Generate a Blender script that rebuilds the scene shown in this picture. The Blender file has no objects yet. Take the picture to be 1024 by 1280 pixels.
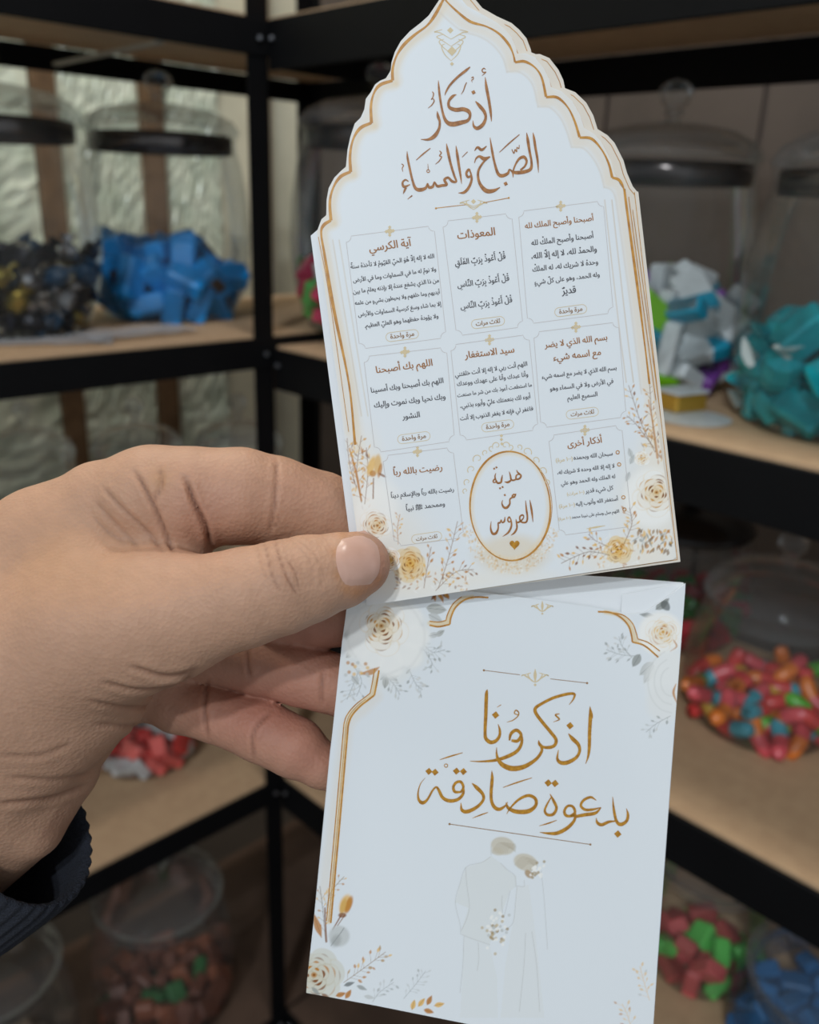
import bpy, math, random, unicodedata
import numpy as np
from mathutils import Vector, Matrix

# ------------------------------------------------------------------ camera, world, lights, exposure
scn = bpy.context.scene
COL = scn.collection
PITCH, ROLL, FPX = math.radians(19.5), math.radians(2.0), 1100.0
EYE = np.array([0.0, 0.0, 1.5])
_F = np.array([0, math.cos(PITCH), -math.sin(PITCH)])
_U0 = np.array([0, math.sin(PITCH), math.cos(PITCH)])
_X0 = np.array([1.0, 0, 0])
_X = math.cos(ROLL) * _X0 + math.sin(ROLL) * _U0
_U = -math.sin(ROLL) * _X0 + math.cos(ROLL) * _U0
cam_data = bpy.data.cameras.new('camera')
cam = bpy.data.objects.new('camera', cam_data)
COL.objects.link(cam)
cam.matrix_world = Matrix(((_X[0], _U[0], -_F[0], EYE[0]), (_X[1], _U[1], -_F[1], EYE[1]), (_X[2], _U[2], -_F[2], EYE[2]), (0, 0, 0, 1)))
cam_data.sensor_fit = 'HORIZONTAL'
cam_data.sensor_width = 36
cam_data.lens = 36 * FPX / 1024
cam_data.clip_start = 0.01
cam_data.clip_end = 30
cam_data.dof.use_dof = True
cam_data.dof.focus_distance = 0.243
cam_data.dof.aperture_fstop = 14.5
scn.camera = cam

scn.view_settings.view_transform = 'Standard'
scn.view_settings.look = 'None'
scn.view_settings.gamma = 1
scn.view_settings.use_curve_mapping = False
scn.view_settings.exposure = 0.0
try:
    scn.cycles.max_bounces = 12
    scn.cycles.transparent_max_bounces = 32
    scn.cycles.sample_clamp_indirect = 3
except Exception:
    pass

def lin(c):
    return tuple(((x / 255) / 12.92 if x / 255 <= 0.04045 else ((x / 255 + 0.055) / 1.055) ** 2.4) for x in c)

world = bpy.data.worlds.new('world')
scn.world = world
world.use_nodes = True
world.node_tree.nodes['Background'].inputs[0].default_value = (0.85, 0.93, 1.0, 1)
world.node_tree.nodes['Background'].inputs[1].default_value = 0.50

def lamp(name, loc, size, power, color, aim=None, shape='DISK'):
    d = bpy.data.lights.new(name, 'AREA')
    d.shape = shape
    d.size = size
    d.energy = power
    d.color = color
    o = bpy.data.objects.new(name, d)
    COL.objects.link(o)
    o.location = loc
    v = Vector(aim or (0, 0.5, 1.2)) - Vector(loc)
    o.rotation_euler = v.to_track_quat('-Z', 'Y').to_euler()
    return o

lamp('ceiling_bulb', (-0.85, -2.30, 3.76), 0.14, 36.0, (0.86, 0.94, 1.0), aim=(0, 0.6, 1.3))
lamp('ceiling_bulb', (-0.80, -2.70, 3.52), 0.14, 34.0, (0.86, 0.94, 1.0), aim=(0, 0.6, 1.3))
lamp('shelf_fill_light', (0.15, 0.52, 3.0), 0.30, 9.0, (1.0, 0.96, 0.90), aim=(0, 1.0, 0.9))  # added fill with no visible source, lifts the shelves behind the cards
lamp('wall_fill_light', (-0.63, 1.55, 3.65), 0.30, 27.0, (1.0, 0.96, 0.86), aim=(-0.80, 1.75, 1.0))  # added light above the gap behind the rack, brightens the pale wall

# ------------------------------------------------------------------ helpers
def tag(o, label=None, cat=None, group=None, kind=None):
    if label: o['label'] = label
    if cat: o['category'] = cat
    if group: o['group'] = group
    if kind: o['kind'] = kind
    return o

def empty(name, loc=(0, 0, 0), rotz=0, label=None, cat=None, group=None):
    o = bpy.data.objects.new(name, None)
    COL.objects.link(o)
    o.empty_display_size = 0.02
    o.location = loc
    o.rotation_euler = (0, 0, rotz)
    return tag(o, label, cat, group)

def mesh_obj(name, verts, faces, mat=None, parent=None, smooth=False):
    me = bpy.data.meshes.new(name)
    me.from_pydata([tuple(v) for v in verts], [], [tuple(f) for f in faces])
    me.update()
    if smooth:
        me.polygons.foreach_set('use_smooth', [True] * len(me.polygons))
    if mat: me.materials.append(mat)
    o = bpy.data.objects.new(name, me)
    COL.objects.link(o)
    if parent: o.parent = parent
    return o

class MB:
    def __init__(s): s.v = []; s.f = []
    def add(s, v, f):
        n = len(s.v); s.v += [tuple(x) for x in v]; s.f += [tuple(i + n for i in q) for q in f]; return s
    def box(s, a, b, ch=0.0):
        (x0, y0, z0), (x1, y1, z1) = a, b
        if ch <= 0:
            v = [(x, y, z) for x in (x0, x1) for y in (y0, y1) for z in (z0, z1)]
            return s.add(v, [(0, 1, 3, 2), (4, 6, 7, 5), (0, 4, 5, 1), (2, 3, 7, 6), (0, 2, 6, 4), (1, 5, 7, 3)])
        v = []; rings = []
        for z, i in ((z0, ch), (z0 + ch, 0), (z1 - ch, 0), (z1, ch)):
            c = ch
            X0, X1, Y0, Y1 = x0 + i, x1 - i, y0 + i, y1 - i
            r = [(X0 + c, Y0, z), (X1 - c, Y0, z), (X1, Y0 + c, z), (X1, Y1 - c, z), (X1 - c, Y1, z), (X0 + c, Y1, z), (X0, Y1 - c, z), (X0, Y0 + c, z)]
            rings.append(r)
        for r in rings: v += r
        f = [tuple(range(7, -1, -1)), tuple(range(24, 32))]
        for k in range(3):
            for i in range(8):
                j = (i + 1) % 8
                f.append((k * 8 + i, k * 8 + j, k * 8 + 8 + j, k * 8 + 8 + i))
        return s.add(v, f)
    def lathe(s, prof, n=48, cx=0, cy=0):
        v = []; f = []
        for r, z in prof:
            for i in range(n):
                a = 2 * math.pi * i / n
                v.append((cx + r * math.cos(a), cy + r * math.sin(a), z))
        for k in range(len(prof) - 1):
            for i in range(n):
                j = (i + 1) % n
                f.append((k * n + i, k * n + j, (k + 1) * n + j, (k + 1) * n + i))
        return s.add(v, f)
    def build(s, name, mat, parent=None, smooth=False):
        return mesh_obj(name, s.v, s.f, mat, parent, smooth)

def new_mat(name):
    m = bpy.data.materials.new(name); m.use_nodes = True
    return m, m.node_tree, m.node_tree.nodes['Principled BSDF']

def pmat(name, col, rough=0.5, metal=0.0, spec=0.5, noise=0.0, nscale=20, bump=0.0, bscale=200, col2=None, coat=0.0, stretch=None):
    m, nt, b = new_mat(name)
    N, L = nt.nodes, nt.links
    b.inputs['Roughness'].default_value = rough
    b.inputs['Metallic'].default_value = metal
    b.inputs['Specular IOR Level'].default_value = spec
    b.inputs['Coat Weight'].default_value = coat
    c = lin(col)
    b.inputs['Base Color'].default_value = (*c, 1)
    tc = N.new('ShaderNodeTexCoord')
    src = tc.outputs['Object']
    if stretch:
        mp = N.new('ShaderNodeMapping'); mp.inputs['Scale'].default_value = stretch
        L.new(src, mp.inputs[0]); src = mp.outputs[0]
    if noise > 0 or col2:
        n = N.new('ShaderNodeTexNoise'); n.inputs['Scale'].default_value = nscale; n.inputs['Detail'].default_value = 6
        r = N.new('ShaderNodeValToRGB')
        c2 = lin(col2) if col2 else tuple(x * (1 - noise) for x in c)
        r.color_ramp.elements[0].position = 0.35; r.color_ramp.elements[0].color = (*c2, 1)
        r.color_ramp.elements[1].position = 0.65; r.color_ramp.elements[1].color = (*c, 1)
        L.new(src, n.inputs['Vector']); L.new(n.outputs['Fac'], r.inputs[0]); L.new(r.outputs[0], b.inputs['Base Color'])
    if bump > 0:
        n2 = N.new('ShaderNodeTexNoise'); n2.inputs['Scale'].default_value = bscale; n2.inputs['Detail'].default_value = 4
        bp = N.new('ShaderNodeBump'); bp.inputs['Strength'].default_value = bump; bp.inputs['Distance'].default_value = 0.002
        L.new(src, n2.inputs['Vector']); L.new(n2.outputs['Fac'], bp.inputs['Height']); L.new(bp.outputs[0], b.inputs['Normal'])
    return m

def glass_mat(name, tint=(0.93, 0.96, 0.94), gloss=0.9, haze=0.03, hazecol=(0.5, 0.5, 0.48)):
    m = bpy.data.materials.new(name); m.use_nodes = True
    nt = m.node_tree; N, L = nt.nodes, nt.links
    N.remove(N['Principled BSDF'])
    out = N['Material Output']
    t = N.new('ShaderNodeBsdfTransparent'); t.inputs[0].default_value = (*tint, 1)
    g = N.new('ShaderNodeBsdfGlossy'); g.inputs['Roughness'].default_value = 0.03; g.inputs[0].default_value = (gloss, gloss, gloss, 1)
    lw = N.new('ShaderNodeFresnel'); lw.inputs['IOR'].default_value = 1.3
    mx = N.new('ShaderNodeMixShader')
    mu = N.new('ShaderNodeMath'); mu.operation = 'MULTIPLY'; mu.inputs[1].default_value = 0.55
    L.new(lw.outputs[0], mu.inputs[0]); L.new(mu.outputs[0], mx.inputs[0]); L.new(t.outputs[0], mx.inputs[1]); L.new(g.outputs[0], mx.inputs[2])
    d = N.new('ShaderNodeBsdfDiffuse'); d.inputs[0].default_value = (*hazecol, 1)
    mx2 = N.new('ShaderNodeMixShader'); mx2.inputs[0].default_value = haze
    L.new(mx.outputs[0], mx2.inputs[1]); L.new(d.outputs[0], mx2.inputs[2]); L.new(mx2.outputs[0], out.inputs[0])
    return m

# ------------------------------------------------------------------ room
P0 = np.array([-0.19021, 1.18483])                       # the corner post of the shelving
AZ = math.radians(45)
eL = np.array([-math.sin(AZ), -math.cos(AZ)])            # along the front of the left shelving unit
eR = np.array([math.cos(AZ), -math.sin(AZ)])             # along the front of the right shelving unit
ROT = math.radians(-45)                                  # local x = eR, local y = -eL

def R2(uR, dR):                                          # rack coordinates to world x, y
    p = P0 + eR * uR - eL * dR
    return (float(p[0]), float(p[1]))

m_wall_pale = pmat('pale_wall', (236, 230, 204), 0.55, col2=(218, 212, 186), nscale=7, bump=0.5, bscale=25)
m_wall_dark = pmat('brown_wall', (80, 69, 62), 0.7, noise=0.25, nscale=6)
m_floor = pmat('floor_concrete', (66, 56, 48), 0.7, noise=0.3, nscale=5)
m_ceiling = pmat('ceiling_plaster', (170, 165, 158), 0.8, noise=0.1)
m_batten = pmat('brown_batten', (120, 92, 64), 0.6, noise=0.3, nscale=30)
m_foil = pmat('wrinkled_plastic', (234, 238, 216), 0.25, spec=0.9, col2=(196, 206, 184), nscale=18, bump=1.0, bscale=28)
m_black = pmat('black_steel', (10, 10, 12), 0.55, spec=0.15, noise=0.3, nscale=15)
m_board = pmat('particle_board', (192, 160, 126), 0.75, col2=(184, 152, 119), nscale=60, bump=0.2, bscale=300)

m_board_low = pmat('shaded_board', (92, 70, 56), 0.8, noise=0.25, nscale=14)  # bottom shelf boards: dimness down there is put into the colour
def setting(name, a, b, mat, parent=None):
    """a box in rack coordinates (uR, dR, z)"""
    mb = MB(); mb.box(a, b)
    o = mb.build(name, mat, parent)
    if not parent:
        o.location = (P0[0], P0[1], 0); o.rotation_euler = (0, 0, ROT); o['kind'] = 'structure'
    return o

wl = setting('wall_left', (-0.86, -2.6, 0), (-0.80, 0.76, 3.9), m_wall_pale)
wr = setting('wall_right', (-0.80, 0.70, 0), (2.6, 0.76, 3.9), m_wall_dark)
setting('floor', (-0.86, -2.6, -0.05), (2.6, 0.76, 0.0), m_floor)
setting('ceiling', (-0.86, -2.6, 3.9), (2.6, 0.76, 3.95), m_ceiling)


# left wall: wrinkled translucent sheets held by brown battens
for v0, v1 in ((-1.5, -0.62), (-0.58, 0.035), (0.085, 0.25), (0.31, 0.44)):
    n = 26; nz = 70; vs = []; fs = []
    rnd = random.Random(int(v0 * 100))
    for j in range(nz + 1):
        for i in range(n + 1):
            vs.append((-0.795 + rnd.uniform(0, 0.005), v0 + (v1 - v0) * i / n, 0.90 + 1.1 * j / nz))
    for j in range(nz):
        for i in range(n):
            a = j * (n + 1) + i; fs.append((a, a + 1, a + n + 2, a + n + 1))
    mesh_obj('wall_panel', vs, fs, m_foil, wl)
for v in (-0.60, 0.06, 0.28, 0.545):
    setting('batten', (-0.80, v - 0.022, 0.0), (-0.78, v + 0.022, 2.3), m_batten, wl)
for u in (-0.52, -0.25, 0.02, 0.30, 0.58, 0.86, 1.14):
    setting('wall_tile', (u - 0.274 + 0.002, 0.692, 0.0), (u - 0.002, 0.70, 2.2), m_wall_dark, wr)

# ------------------------------------------------------------------ shelving units
Z_LEV = {'Z': 1.70, 'A': 1.325, 'B': 0.94, 'C': 0.625, 'D': 0.13}
m_bolt = pmat('steel_bolt', (150, 150, 155), 0.3, metal=1)
def rack(name, label, left):
    r = empty(name, (P0[0], P0[1], 0), ROT, label, 'shelving')
    L0, L1, D = (-0.38 if left else 0.0), (1.5 if not left else 1.3), 0.40
    def bx(nm, a, b, mat, ch=0.0):
        # local: along, depth, z -> rack coordinates
        if left: A = (-b[1], -b[0], a[2]); B = (-a[1], -a[0], b[2])
        else: A, B = a, b
        mb = MB(); mb.box(A, B, ch)
        return mb.build(nm, mat, r)
    for along in ((L0, 0.0, L1) if left else (L0, L1)):
        for dep in (0.0, D):
            if left and ((along == L0 and dep == 0.0) or (along == 0.0 and dep == D)): continue
            if not left and along == L0 and dep == 0.0: continue
            s = 1
            mb = MB(); t = 0.0025; w = 0.030
            sx = -1 if along == L1 else 1; sy = 1 if dep == 0.0 else -1
            x0, x1 = sorted((along, along + sx * w)); y0, y1 = sorted((dep, dep + sy * t))
            x2, x3 = sorted((along, along + sx * t)); y2, y3 = sorted((dep, dep + sy * w))
            if left:
                q = [((-y1, -x1, 0), (-y0, -x0, 2.2)), ((-y3, -x3, 0), (-y2, -x2, 2.2))]
            else:
                q = [((x0, y0, 0), (x1, y1, 2.2)), ((x2, y2, 0), (x3, y3, 2.2))]
            for a, b in q: mb.box(a, b)
            back_left = left and dep == D
            mb.build('post', m_black, r)
    for k, z in Z_LEV.items():
        if not left and k in 'A': z -= 0.015
        bh = 0.040 if left else 0.055
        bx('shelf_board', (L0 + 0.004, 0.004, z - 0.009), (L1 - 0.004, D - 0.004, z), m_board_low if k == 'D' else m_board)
        bx('beam', (L0 + 0.003, -0.002, z - bh - 0.003), (L1 - 0.003, 0.003, z - 0.003), m_black, 0.0008)
        bx('beam', (L0 + 0.003, D - 0.003, z - bh - 0.003), (L1 - 0.003, D, z - 0.010), m_black)
        bx('side_rail', (L0 + 0.001, 0.004, z - bh), (L0 + 0.005, D - 0.004, z - 0.010), m_black)
        bx('side_rail', (L1 - 0.005, 0.004, z - bh), (L1 - 0.001, D - 0.004, z - 0.010), m_black)
        mb = MB(); c = (0.014, -0.004, z - 0.024)
        if left: c = (0.004, -0.014, z - 0.024)
        for i in range(1): mb.box((c[0] - 0.0028, c[1] - 0.0028, c[2] - 0.0028), (c[0] + 0.0028, c[1] + 0.0028, c[2] + 0.0028), 0.001)
        mb.build('bolt', m_bolt, r)
    if left:
        a, b = np.array([-BR[0][1], -BR[0][0], 1.656]), np.array([-BR[1][1], -BR[1][0], 1.656])
        d = (b - a); w = np.array([-d[1], d[0], 0]); w = w / np.linalg.norm(w) * 0.004
        mb = MB(); up = np.array([0, 0, 0.002])
        mb.add([a - w - up, a + w - up, b + w - up, b - w - up, a - w + up, a + w + up, b + w + up, b - w + up], [(0, 3, 2, 1), (4, 5, 6, 7), (0, 1, 5, 4), (1, 2, 6, 5), (2, 3, 7, 6), (3, 0, 4, 7)])
        mb.build('brace', pmat('pale_strap', (160, 154, 140), 0.6), r)
    return r
BR = ((0.14, 0.008), (0.13, 0.30))
rack('shelving_unit', 'black steel shelving unit with tan boards in front of the pale wall', True)
rack('shelving_unit', 'black steel shelving unit with tan boards before the brown wall', False)

# ------------------------------------------------------------------ jars
m_glass = glass_mat('jar_glass', tint=(0.985, 0.99, 0.985), haze=0.025, hazecol=(0.75, 0.76, 0.74))
m_lid = glass_mat('lid_glass', tint=(0.93, 0.94, 0.94), haze=0.06, hazecol=(0.7, 0.7, 0.7))
m_ring = pmat('seal_ring', (96, 90, 88), 0.18, metal=0.9, col2=(40, 36, 36), nscale=14)
BODY = [(0.0, 0.004), (0.85, 0.004), (0.97, 0.02), (1.0, 0.06), (1.10, 0.28), (1.20, 0.60), (1.26, 1.0), (1.27, 1.35), (1.24, 1.8), (1.17, 2.25), (1.10, 2.55), (1.08, 2.68), (1.11, 2.72), (1.12, 2.76)]
def jar_radius(rb, h, z):
    t = z / h * 2.76
    for (r0, z0), (r1, z1) in zip(BODY[1:], BODY[2:]):
        if z0 <= t <= z1: return rb * (r0 + (r1 - r0) * (t - z0) / (z1 - z0))
    return rb * 1.0
m_clear_ring = glass_mat('clear_seal_ring', tint=(0.8, 0.8, 0.8), haze=0.12, hazecol=(0.4, 0.4, 0.4))
def jar(x, y, z, rb, h, label, lid=m_lid, ring=m_ring, group=None, knob=True):
    j = empty('glass_jar', (x, y, z), 0, label, 'jar', group)
    if z < 1.2: ring = m_clear_ring
    k = h / 2.76
    prof = [(r * rb, zz * k) for r, zz in BODY]
    mb = MB(); mb.lathe(prof, 56); mb.build('jar_body', m_glass, j, True)
    mb = MB(); mb.lathe([(0.0, 0.010), (0.82 * rb, 0.012), (0.90 * rb, 0.004), (0.3 * rb, 0.003), (0, 0.003)], 40); mb.build('glass_base', m_glass, j, True)
    q = rb / 0.095
    mb = MB()
    mb.lathe([(1.02 * rb, h + 0.001), (1.12 * rb, h + 0.002), (1.15 * rb, h + 0.006), (1.12 * rb, h + 0.011), (1.05 * rb, h + 0.020), (0.80 * rb, h + 0.031), (0.4 * rb, h + 0.038), (0.0, h + 0.040)], 56)
    l = mb.build('lid', lid, j, True)
    mb = MB()
    mb.lathe([(1.02 * rb, h - 0.024 * q), (1.04 * rb, h - 0.023 * q), (1.045 * rb, h - 0.001), (1.02 * rb, h)], 56)
    mb.build('seal_ring', ring, l, True)
    if knob:
        mb = MB()
        mb.lathe([(0.010 * q, h + 0.038), (0.008 * q, h + 0.045), (0.013 * q, h + 0.049), (0.008 * q, h + 0.053), (0.016 * q, h + 0.058), (0.021 * q, h + 0.066), (0.019 * q, h + 0.074), (0.010 * q, h + 0.080), (0.0, h + 0.082)], 10)
        mb.build('knob', lid, l, False)
    return j

def pack(n, s, rb, h, seed, squash=1.0):
    """settle n balls of radius s in a jar; returns their centres"""
    g = np.random.RandomState(seed)
    p = np.zeros((n, 3)); a = g.rand(n) * 6.28; r = np.sqrt(g.rand(n)) * (rb - s) * 0.95
    p[:, 0] = r * np.cos(a); p[:, 1] = r * np.sin(a); p[:, 2] = s + np.linspace(0, 1, n) * n * s * s * 2.2 / max(rb, .02) * 0.55
    tab = np.array([jar_radius(rb, h, t) for t in np.linspace(0, h, 60)])
    for it in range(420):
        p[:, 2] -= s * (0.12 if it < 250 else 0.05)
        d = p[:, None] - p[None]; L = np.sqrt((d ** 2).sum(-1)) + 1e-9
        o = np.clip(2 * s * squash - L, 0, None); np.fill_diagonal(o, 0)
        p += (d / L[..., None] * o[..., None] * 0.42).sum(1)
        rr = np.sqrt(p[:, 0] ** 2 + p[:, 1] ** 2) + 1e-9
        R = np.interp(p[:, 2], np.linspace(0, h, 60), tab) - s * 0.93 - 0.002
        k = np.minimum(1, R / rr); p[:, 0] *= k; p[:, 1] *= k
        p[:, 2] = np.maximum(p[:, 2], s * 0.8 + 0.008)
    return p

def scatter(protos, n, s, rb, h, base, seed, flat=0.6, names=None):
    """protos: list of (object builder result); copies share meshes"""
    rnd = random.Random(seed)
    pts = pack(n, s, rb, h, seed)
    used = set()
    for i in range(n):
        src = protos[rnd.randrange(len(protos))]
        if id(src) not in used: o = src; used.add(id(src))
        else:
            o = src.copy(); COL.objects.link(o)
            for ch in list(src.children):
                c = ch.copy(); COL.objects.link(c); c.parent = o
        o.location = (base[0] + pts[i, 0], base[1] + pts[i, 1], base[2] + pts[i, 2])
        o.rotation_euler = (rnd.gauss(0, flat), rnd.gauss(0, flat), rnd.uniform(0, 6.28))
    for p in {id(q): q for q in protos}.values():
        if id(p) not in used: bpy.data.objects.remove(p)

def sweet_box(name, dims, mat, label, cat, group, band=None, bandmat=None, ends=None):
    x, y, z = dims
    mb = MB(); mb.box((-x / 2, -y / 2, -z / 2), (x / 2, y / 2, z / 2), min(dims) * 0.14)
    o = mb.build(name, mat); tag(o, label, cat, group)
    if bandmat:
        e = 0.0006; mb = MB(); w0, w1 = band
        mb.box((w0 * x, -y / 2 - e, -z / 2 - e), (w1 * x, y / 2 + e, z / 2 + e), min(dims) * 0.14)
        mb.build('label_band', bandmat, o)
    return o

m_blue = pmat('blue_wrapper', (0, 134, 208), 0.45, noise=0.25, nscale=30, bump=0.4, bscale=120)
m_browndark = pmat('brown_sticker', (52, 34, 22), 0.5)
gb = 'blue wrapped sweets in the jar'
pr = [sweet_box('candy_block', (0.060, 0.035, 0.028), m_blue, 'bright blue wrapped sweet piled in the blue jar', 'sweet', gb),
      sweet_box('candy_block', (0.054, 0.034, 0.029), m_blue, 'bright blue wrapped sweet piled in the blue jar', 'sweet', gb),
      sweet_box('candy_block', (0.058, 0.035, 0.028), m_blue, 'bright blue wrapped sweet with a dark brown sticker', 'sweet', 'blue sweets with brown stickers')]
mb = MB(); mb.box((-0.012, -0.0181, -0.008), (0.014, 0.0181, 0.008), 0.001); mb.build('sticker', m_browndark, pr[2])
JB = (-0.3673, 1.3341, 1.325)
jar(*JB, 0.095, 0.250, 'clear lidded glass jar half full of bright blue sweets')
scatter(pr, 56, 0.0215, 0.095, 0.262, JB, 3, 0.8)

m_sil = pmat('silver_foil', (190, 190, 190), 0.2, metal=0.9, col2=(70, 70, 76), nscale=60)
m_dk = pmat('black_foil', (34, 34, 42), 0.25, metal=0.6, col2=(10, 10, 14), nscale=50)
m_yel = pmat('gold_foil', (150, 134, 64), 0.25, metal=0.8)
m_navy = pmat('navy_wrapper', (22, 62, 92), 0.4)
def foil_sweet(name, s, mat, label, cat, group, seed=0, endmat=None):
    rnd = random.Random(seed); v = []; f = []
    rings = [(-1.7, 0.75), (-1.25, 0.5), (-1.0, 0.28), (-0.72, 0.85), (0, 1.0), (0.72, 0.85), (1.0, 0.28), (1.25, 0.5), (1.7, 0.75)]
    n = 8
    for x, r in rings:
        fl = 0.35 if abs(x) > 1.1 else 0.85
        for i in range(n):
            a = 2 * math.pi * i / n; q = r * rnd.uniform(0.85, 1.12)
            v.append((x * s, q * s * math.cos(a), q * s * math.sin(a) * fl))
    for k in range(len(rings) - 1):
        for i in range(n):
            j = (i + 1) % n; f.append((k * n + i, k * n + j, (k + 1) * n + j, (k + 1) * n + i))
    f.append(tuple(range(n - 1, -1, -1))); f.append(tuple(range((len(rings) - 1) * n, len(rings) * n)))
    o = mesh_obj(name, v, f, mat); tag(o, label, cat, group)
    if endmat:
        o.data.materials.append(endmat)
        for p in o.data.polygons:
            if abs(p.center.x) > 1.0 * s: p.material_index = 1
    return o
pr = [foil_sweet('foil_sweet', 0.014, m, 'small %s foil sweet among dark ones in a jar' % c, 'sweet', c + ' foil sweets', i) for i, (m, c) in enumerate(((m_dk, 'black'), (m_dk, 'black'), (m_sil, 'silver'), (m_yel, 'gold'), (m_navy, 'navy')))]
JK = (-0.5194, 1.1354, 1.325)
jar(*JK, 0.095, 0.250, 'clear lidded jar of black and silver foil sweets', lid=m_lid)
scatter(pr, 135, 0.0165, 0.095, 0.262, JK, 5, 1.0)

m_pk = pmat('pink_wrapper', (200, 40, 88), 0.4); m_gn = pmat('green_wrapper', (96, 196, 90), 0.4); m_wh = pmat('white_wrapper', (205, 205, 205), 0.45)
gp = 'pink and green sweets behind the card'
pr = [sweet_box('wrapped_sweet', (0.036, 0.026, 0.018), m, '%s wrapped sweet in the jar partly behind the arched card' % c, 'sweet', c + ' sweets behind the card') for m, c in ((m_pk, 'pink'), (m_gn, 'green'), (m_wh, 'white'))]
JP = (-0.0567, 1.27, 1.325)
jar(*JP, 0.095, 0.262, 'clear jar of pink and green sweets, mostly hidden by the arched card')
scatter(pr, 84, 0.018, 0.095, 0.262, JP, 8, 0.8)

m_teal = pmat('teal_box', (20, 140, 170), 0.4); m_pur = pmat('purple_box', (120, 64, 150), 0.45); m_lime = pmat('lime_box', (120, 190, 20), 0.45)
m_red = pmat('red_wrapper', (200, 60, 50), 0.45); m_wbox = pmat('white_box', (200, 206, 208), 0.4, noise=0.15, nscale=80)
pr = []
for m, c, bm, bd in ((m_wbox, 'white and teal', m_teal, (0.1, 0.5)), (m_wbox, 'white', None, None), (m_teal, 'teal and red', m_red, (-0.1, 0.06)), (m_wbox, 'white and purple', m_pur, (-0.5, -0.05)), (m_lime, 'lime green', None, None), (m_wbox, 'white and grey', pmat('grey_print', (150, 155, 158), 0.5), (-0.3, 0.3)), (m_pur, 'purple', None, None)):
    pr.append(sweet_box('sweet_box', (0.056, 0.037, 0.018), m, '%s small sweet box in the jar beside the teal one' % c, 'box', c + ' small boxes', bd, bm))
pr = [pr[0], pr[0], pr[1], pr[1], pr[2], pr[2], pr[3], pr[4], pr[5], pr[5], pr[0], pr[6]]
JX = (0.2629, 1.0144, 1.311)
jar(*JX, 0.085, 0.235, 'clear lidded jar of small white, teal and purple boxes')
scatter(pr, 92, 0.0185, 0.085, 0.235, JX, 11, 0.8)

m_tf = pmat('teal_foil', (10, 176, 186), 0.16, metal=0.3, col2=(4, 130, 142), nscale=25, bump=0.6, bscale=60)
m_wf = pmat('white_foil', (190, 200, 198), 0.25, metal=0.3)
pr = [foil_sweet('foil_sweet', 0.020, m_tf, 'shiny teal foil sweet in the rightmost jar', 'sweet', 'teal foil sweets', 21, None),
      foil_sweet('foil_sweet', 0.0205, m_tf, 'shiny teal foil sweet with white ends in the rightmost jar', 'sweet', 'teal foil sweets with white ends', 22, m_wf),
      sweet_box('foil_sweet', (0.046, 0.032, 0.022), m_tf, 'shiny teal foil block in the rightmost jar', 'sweet', 'teal foil blocks')]
JT = (0.4012, 0.8115, 1.311)
jar(*JT, 0.085, 0.225, 'clear lidded jar of shiny teal foil sweets')
scatter(pr, 58, 0.0210, 0.085, 0.225, JT, 13, 0.9)

# gummies
gm = {c: pmat('gummy_' + c, v, 0.35, spec=0.6) for c, v in dict(red=(205, 62, 60), orange=(222, 120, 44), green=(90, 178, 52), blue=(70, 158, 176), yellow=(214, 172, 60), pink=(214, 84, 92)).items()}
def gummy(c1, c2, seed, place):
    rnd = random.Random(seed); n = 10; v = []; f = []; m = 14
    bend = rnd.uniform(0.6, 1.6)
    for k in range(m + 1):
        t = k / m; a = (t - 0.5) * bend; R = 0.052 / bend
        c = (R * math.sin(a), R * (1 - math.cos(a)), 0)
        r = 0.0088 * math.sqrt(max(0.04, 1 - (2 * t - 1) ** 8)) * (1 + 0.07 * (k % 2))
        for i in range(n):
            b = 2 * math.pi * i / n
            v.append((c[0] - math.sin(a) * r * math.cos(b), c[1] + math.cos(a) * r * math.cos(b), r * math.sin(b)))
    for k in range(m):
        for i in range(n):
            j = (i + 1) % n; f.append((k * n + i, k * n + j, (k + 1) * n + j, (k + 1) * n + i))
    f.append(tuple(range(n))); f.append(tuple(range(m * n + n - 1, m * n - 1, -1)))
    o = mesh_obj('gummy_worm', v, f, gm[c1], None, True); o.data.materials.append(gm[c2])
    for p in o.data.polygons: p.material_index = 1 if p.center.x > 0 else 0
    return tag(o, '%s and %s gummy worm in the %s' % (c1, c2, place), 'gummy sweet', '%s and %s gummy worms, %s' % (c1, c2, place))
combos = (('red', 'orange'), ('red', 'blue'), ('orange', 'green'), ('pink', 'blue'), ('green', 'red'), ('yellow', 'red'), ('orange', 'pink'))
pr = [gummy(a, b, i, 'low lidded jar on the right') for i, (a, b) in enumerate(combos)]
JG = (0.4185, 0.8946, 0.94)
jar(*JG, 0.075, 0.155, 'low clear lidded jar of mixed gummy worms')
scatter(pr, 62, 0.0140, 0.075, 0.155, JG, 17, 0.5)

pr = [sweet_box('wrapped_sweet', (0.036, 0.026, 0.018), m, '%s wrapped sweet behind the gummy worm jar' % c, 'sweet', c + ' sweets behind the gummy jar') for m, c in ((pmat('dark_red_wrapper', (150, 24, 30), 0.4), 'dark red'), (pmat('dark_green_wrapper', (40, 110, 40), 0.4), 'dark green'), (pmat('crimson_wrapper', (176, 30, 44), 0.4), 'crimson'))]
JH = (0.3788, 1.1195, 0.94)
m_lid_dark = pmat('dark_lid', (22, 20, 20), 0.3)
m_lid_dark_g = m_lid_dark
jar(*JH, 0.075, 0.155, 'dark lidded jar of red and green sweets behind the gummy jar', lid=m_lid_dark_g)
scatter(pr, 55, 0.0155, 0.075, 0.155, JH, 19, 0.8)

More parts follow.
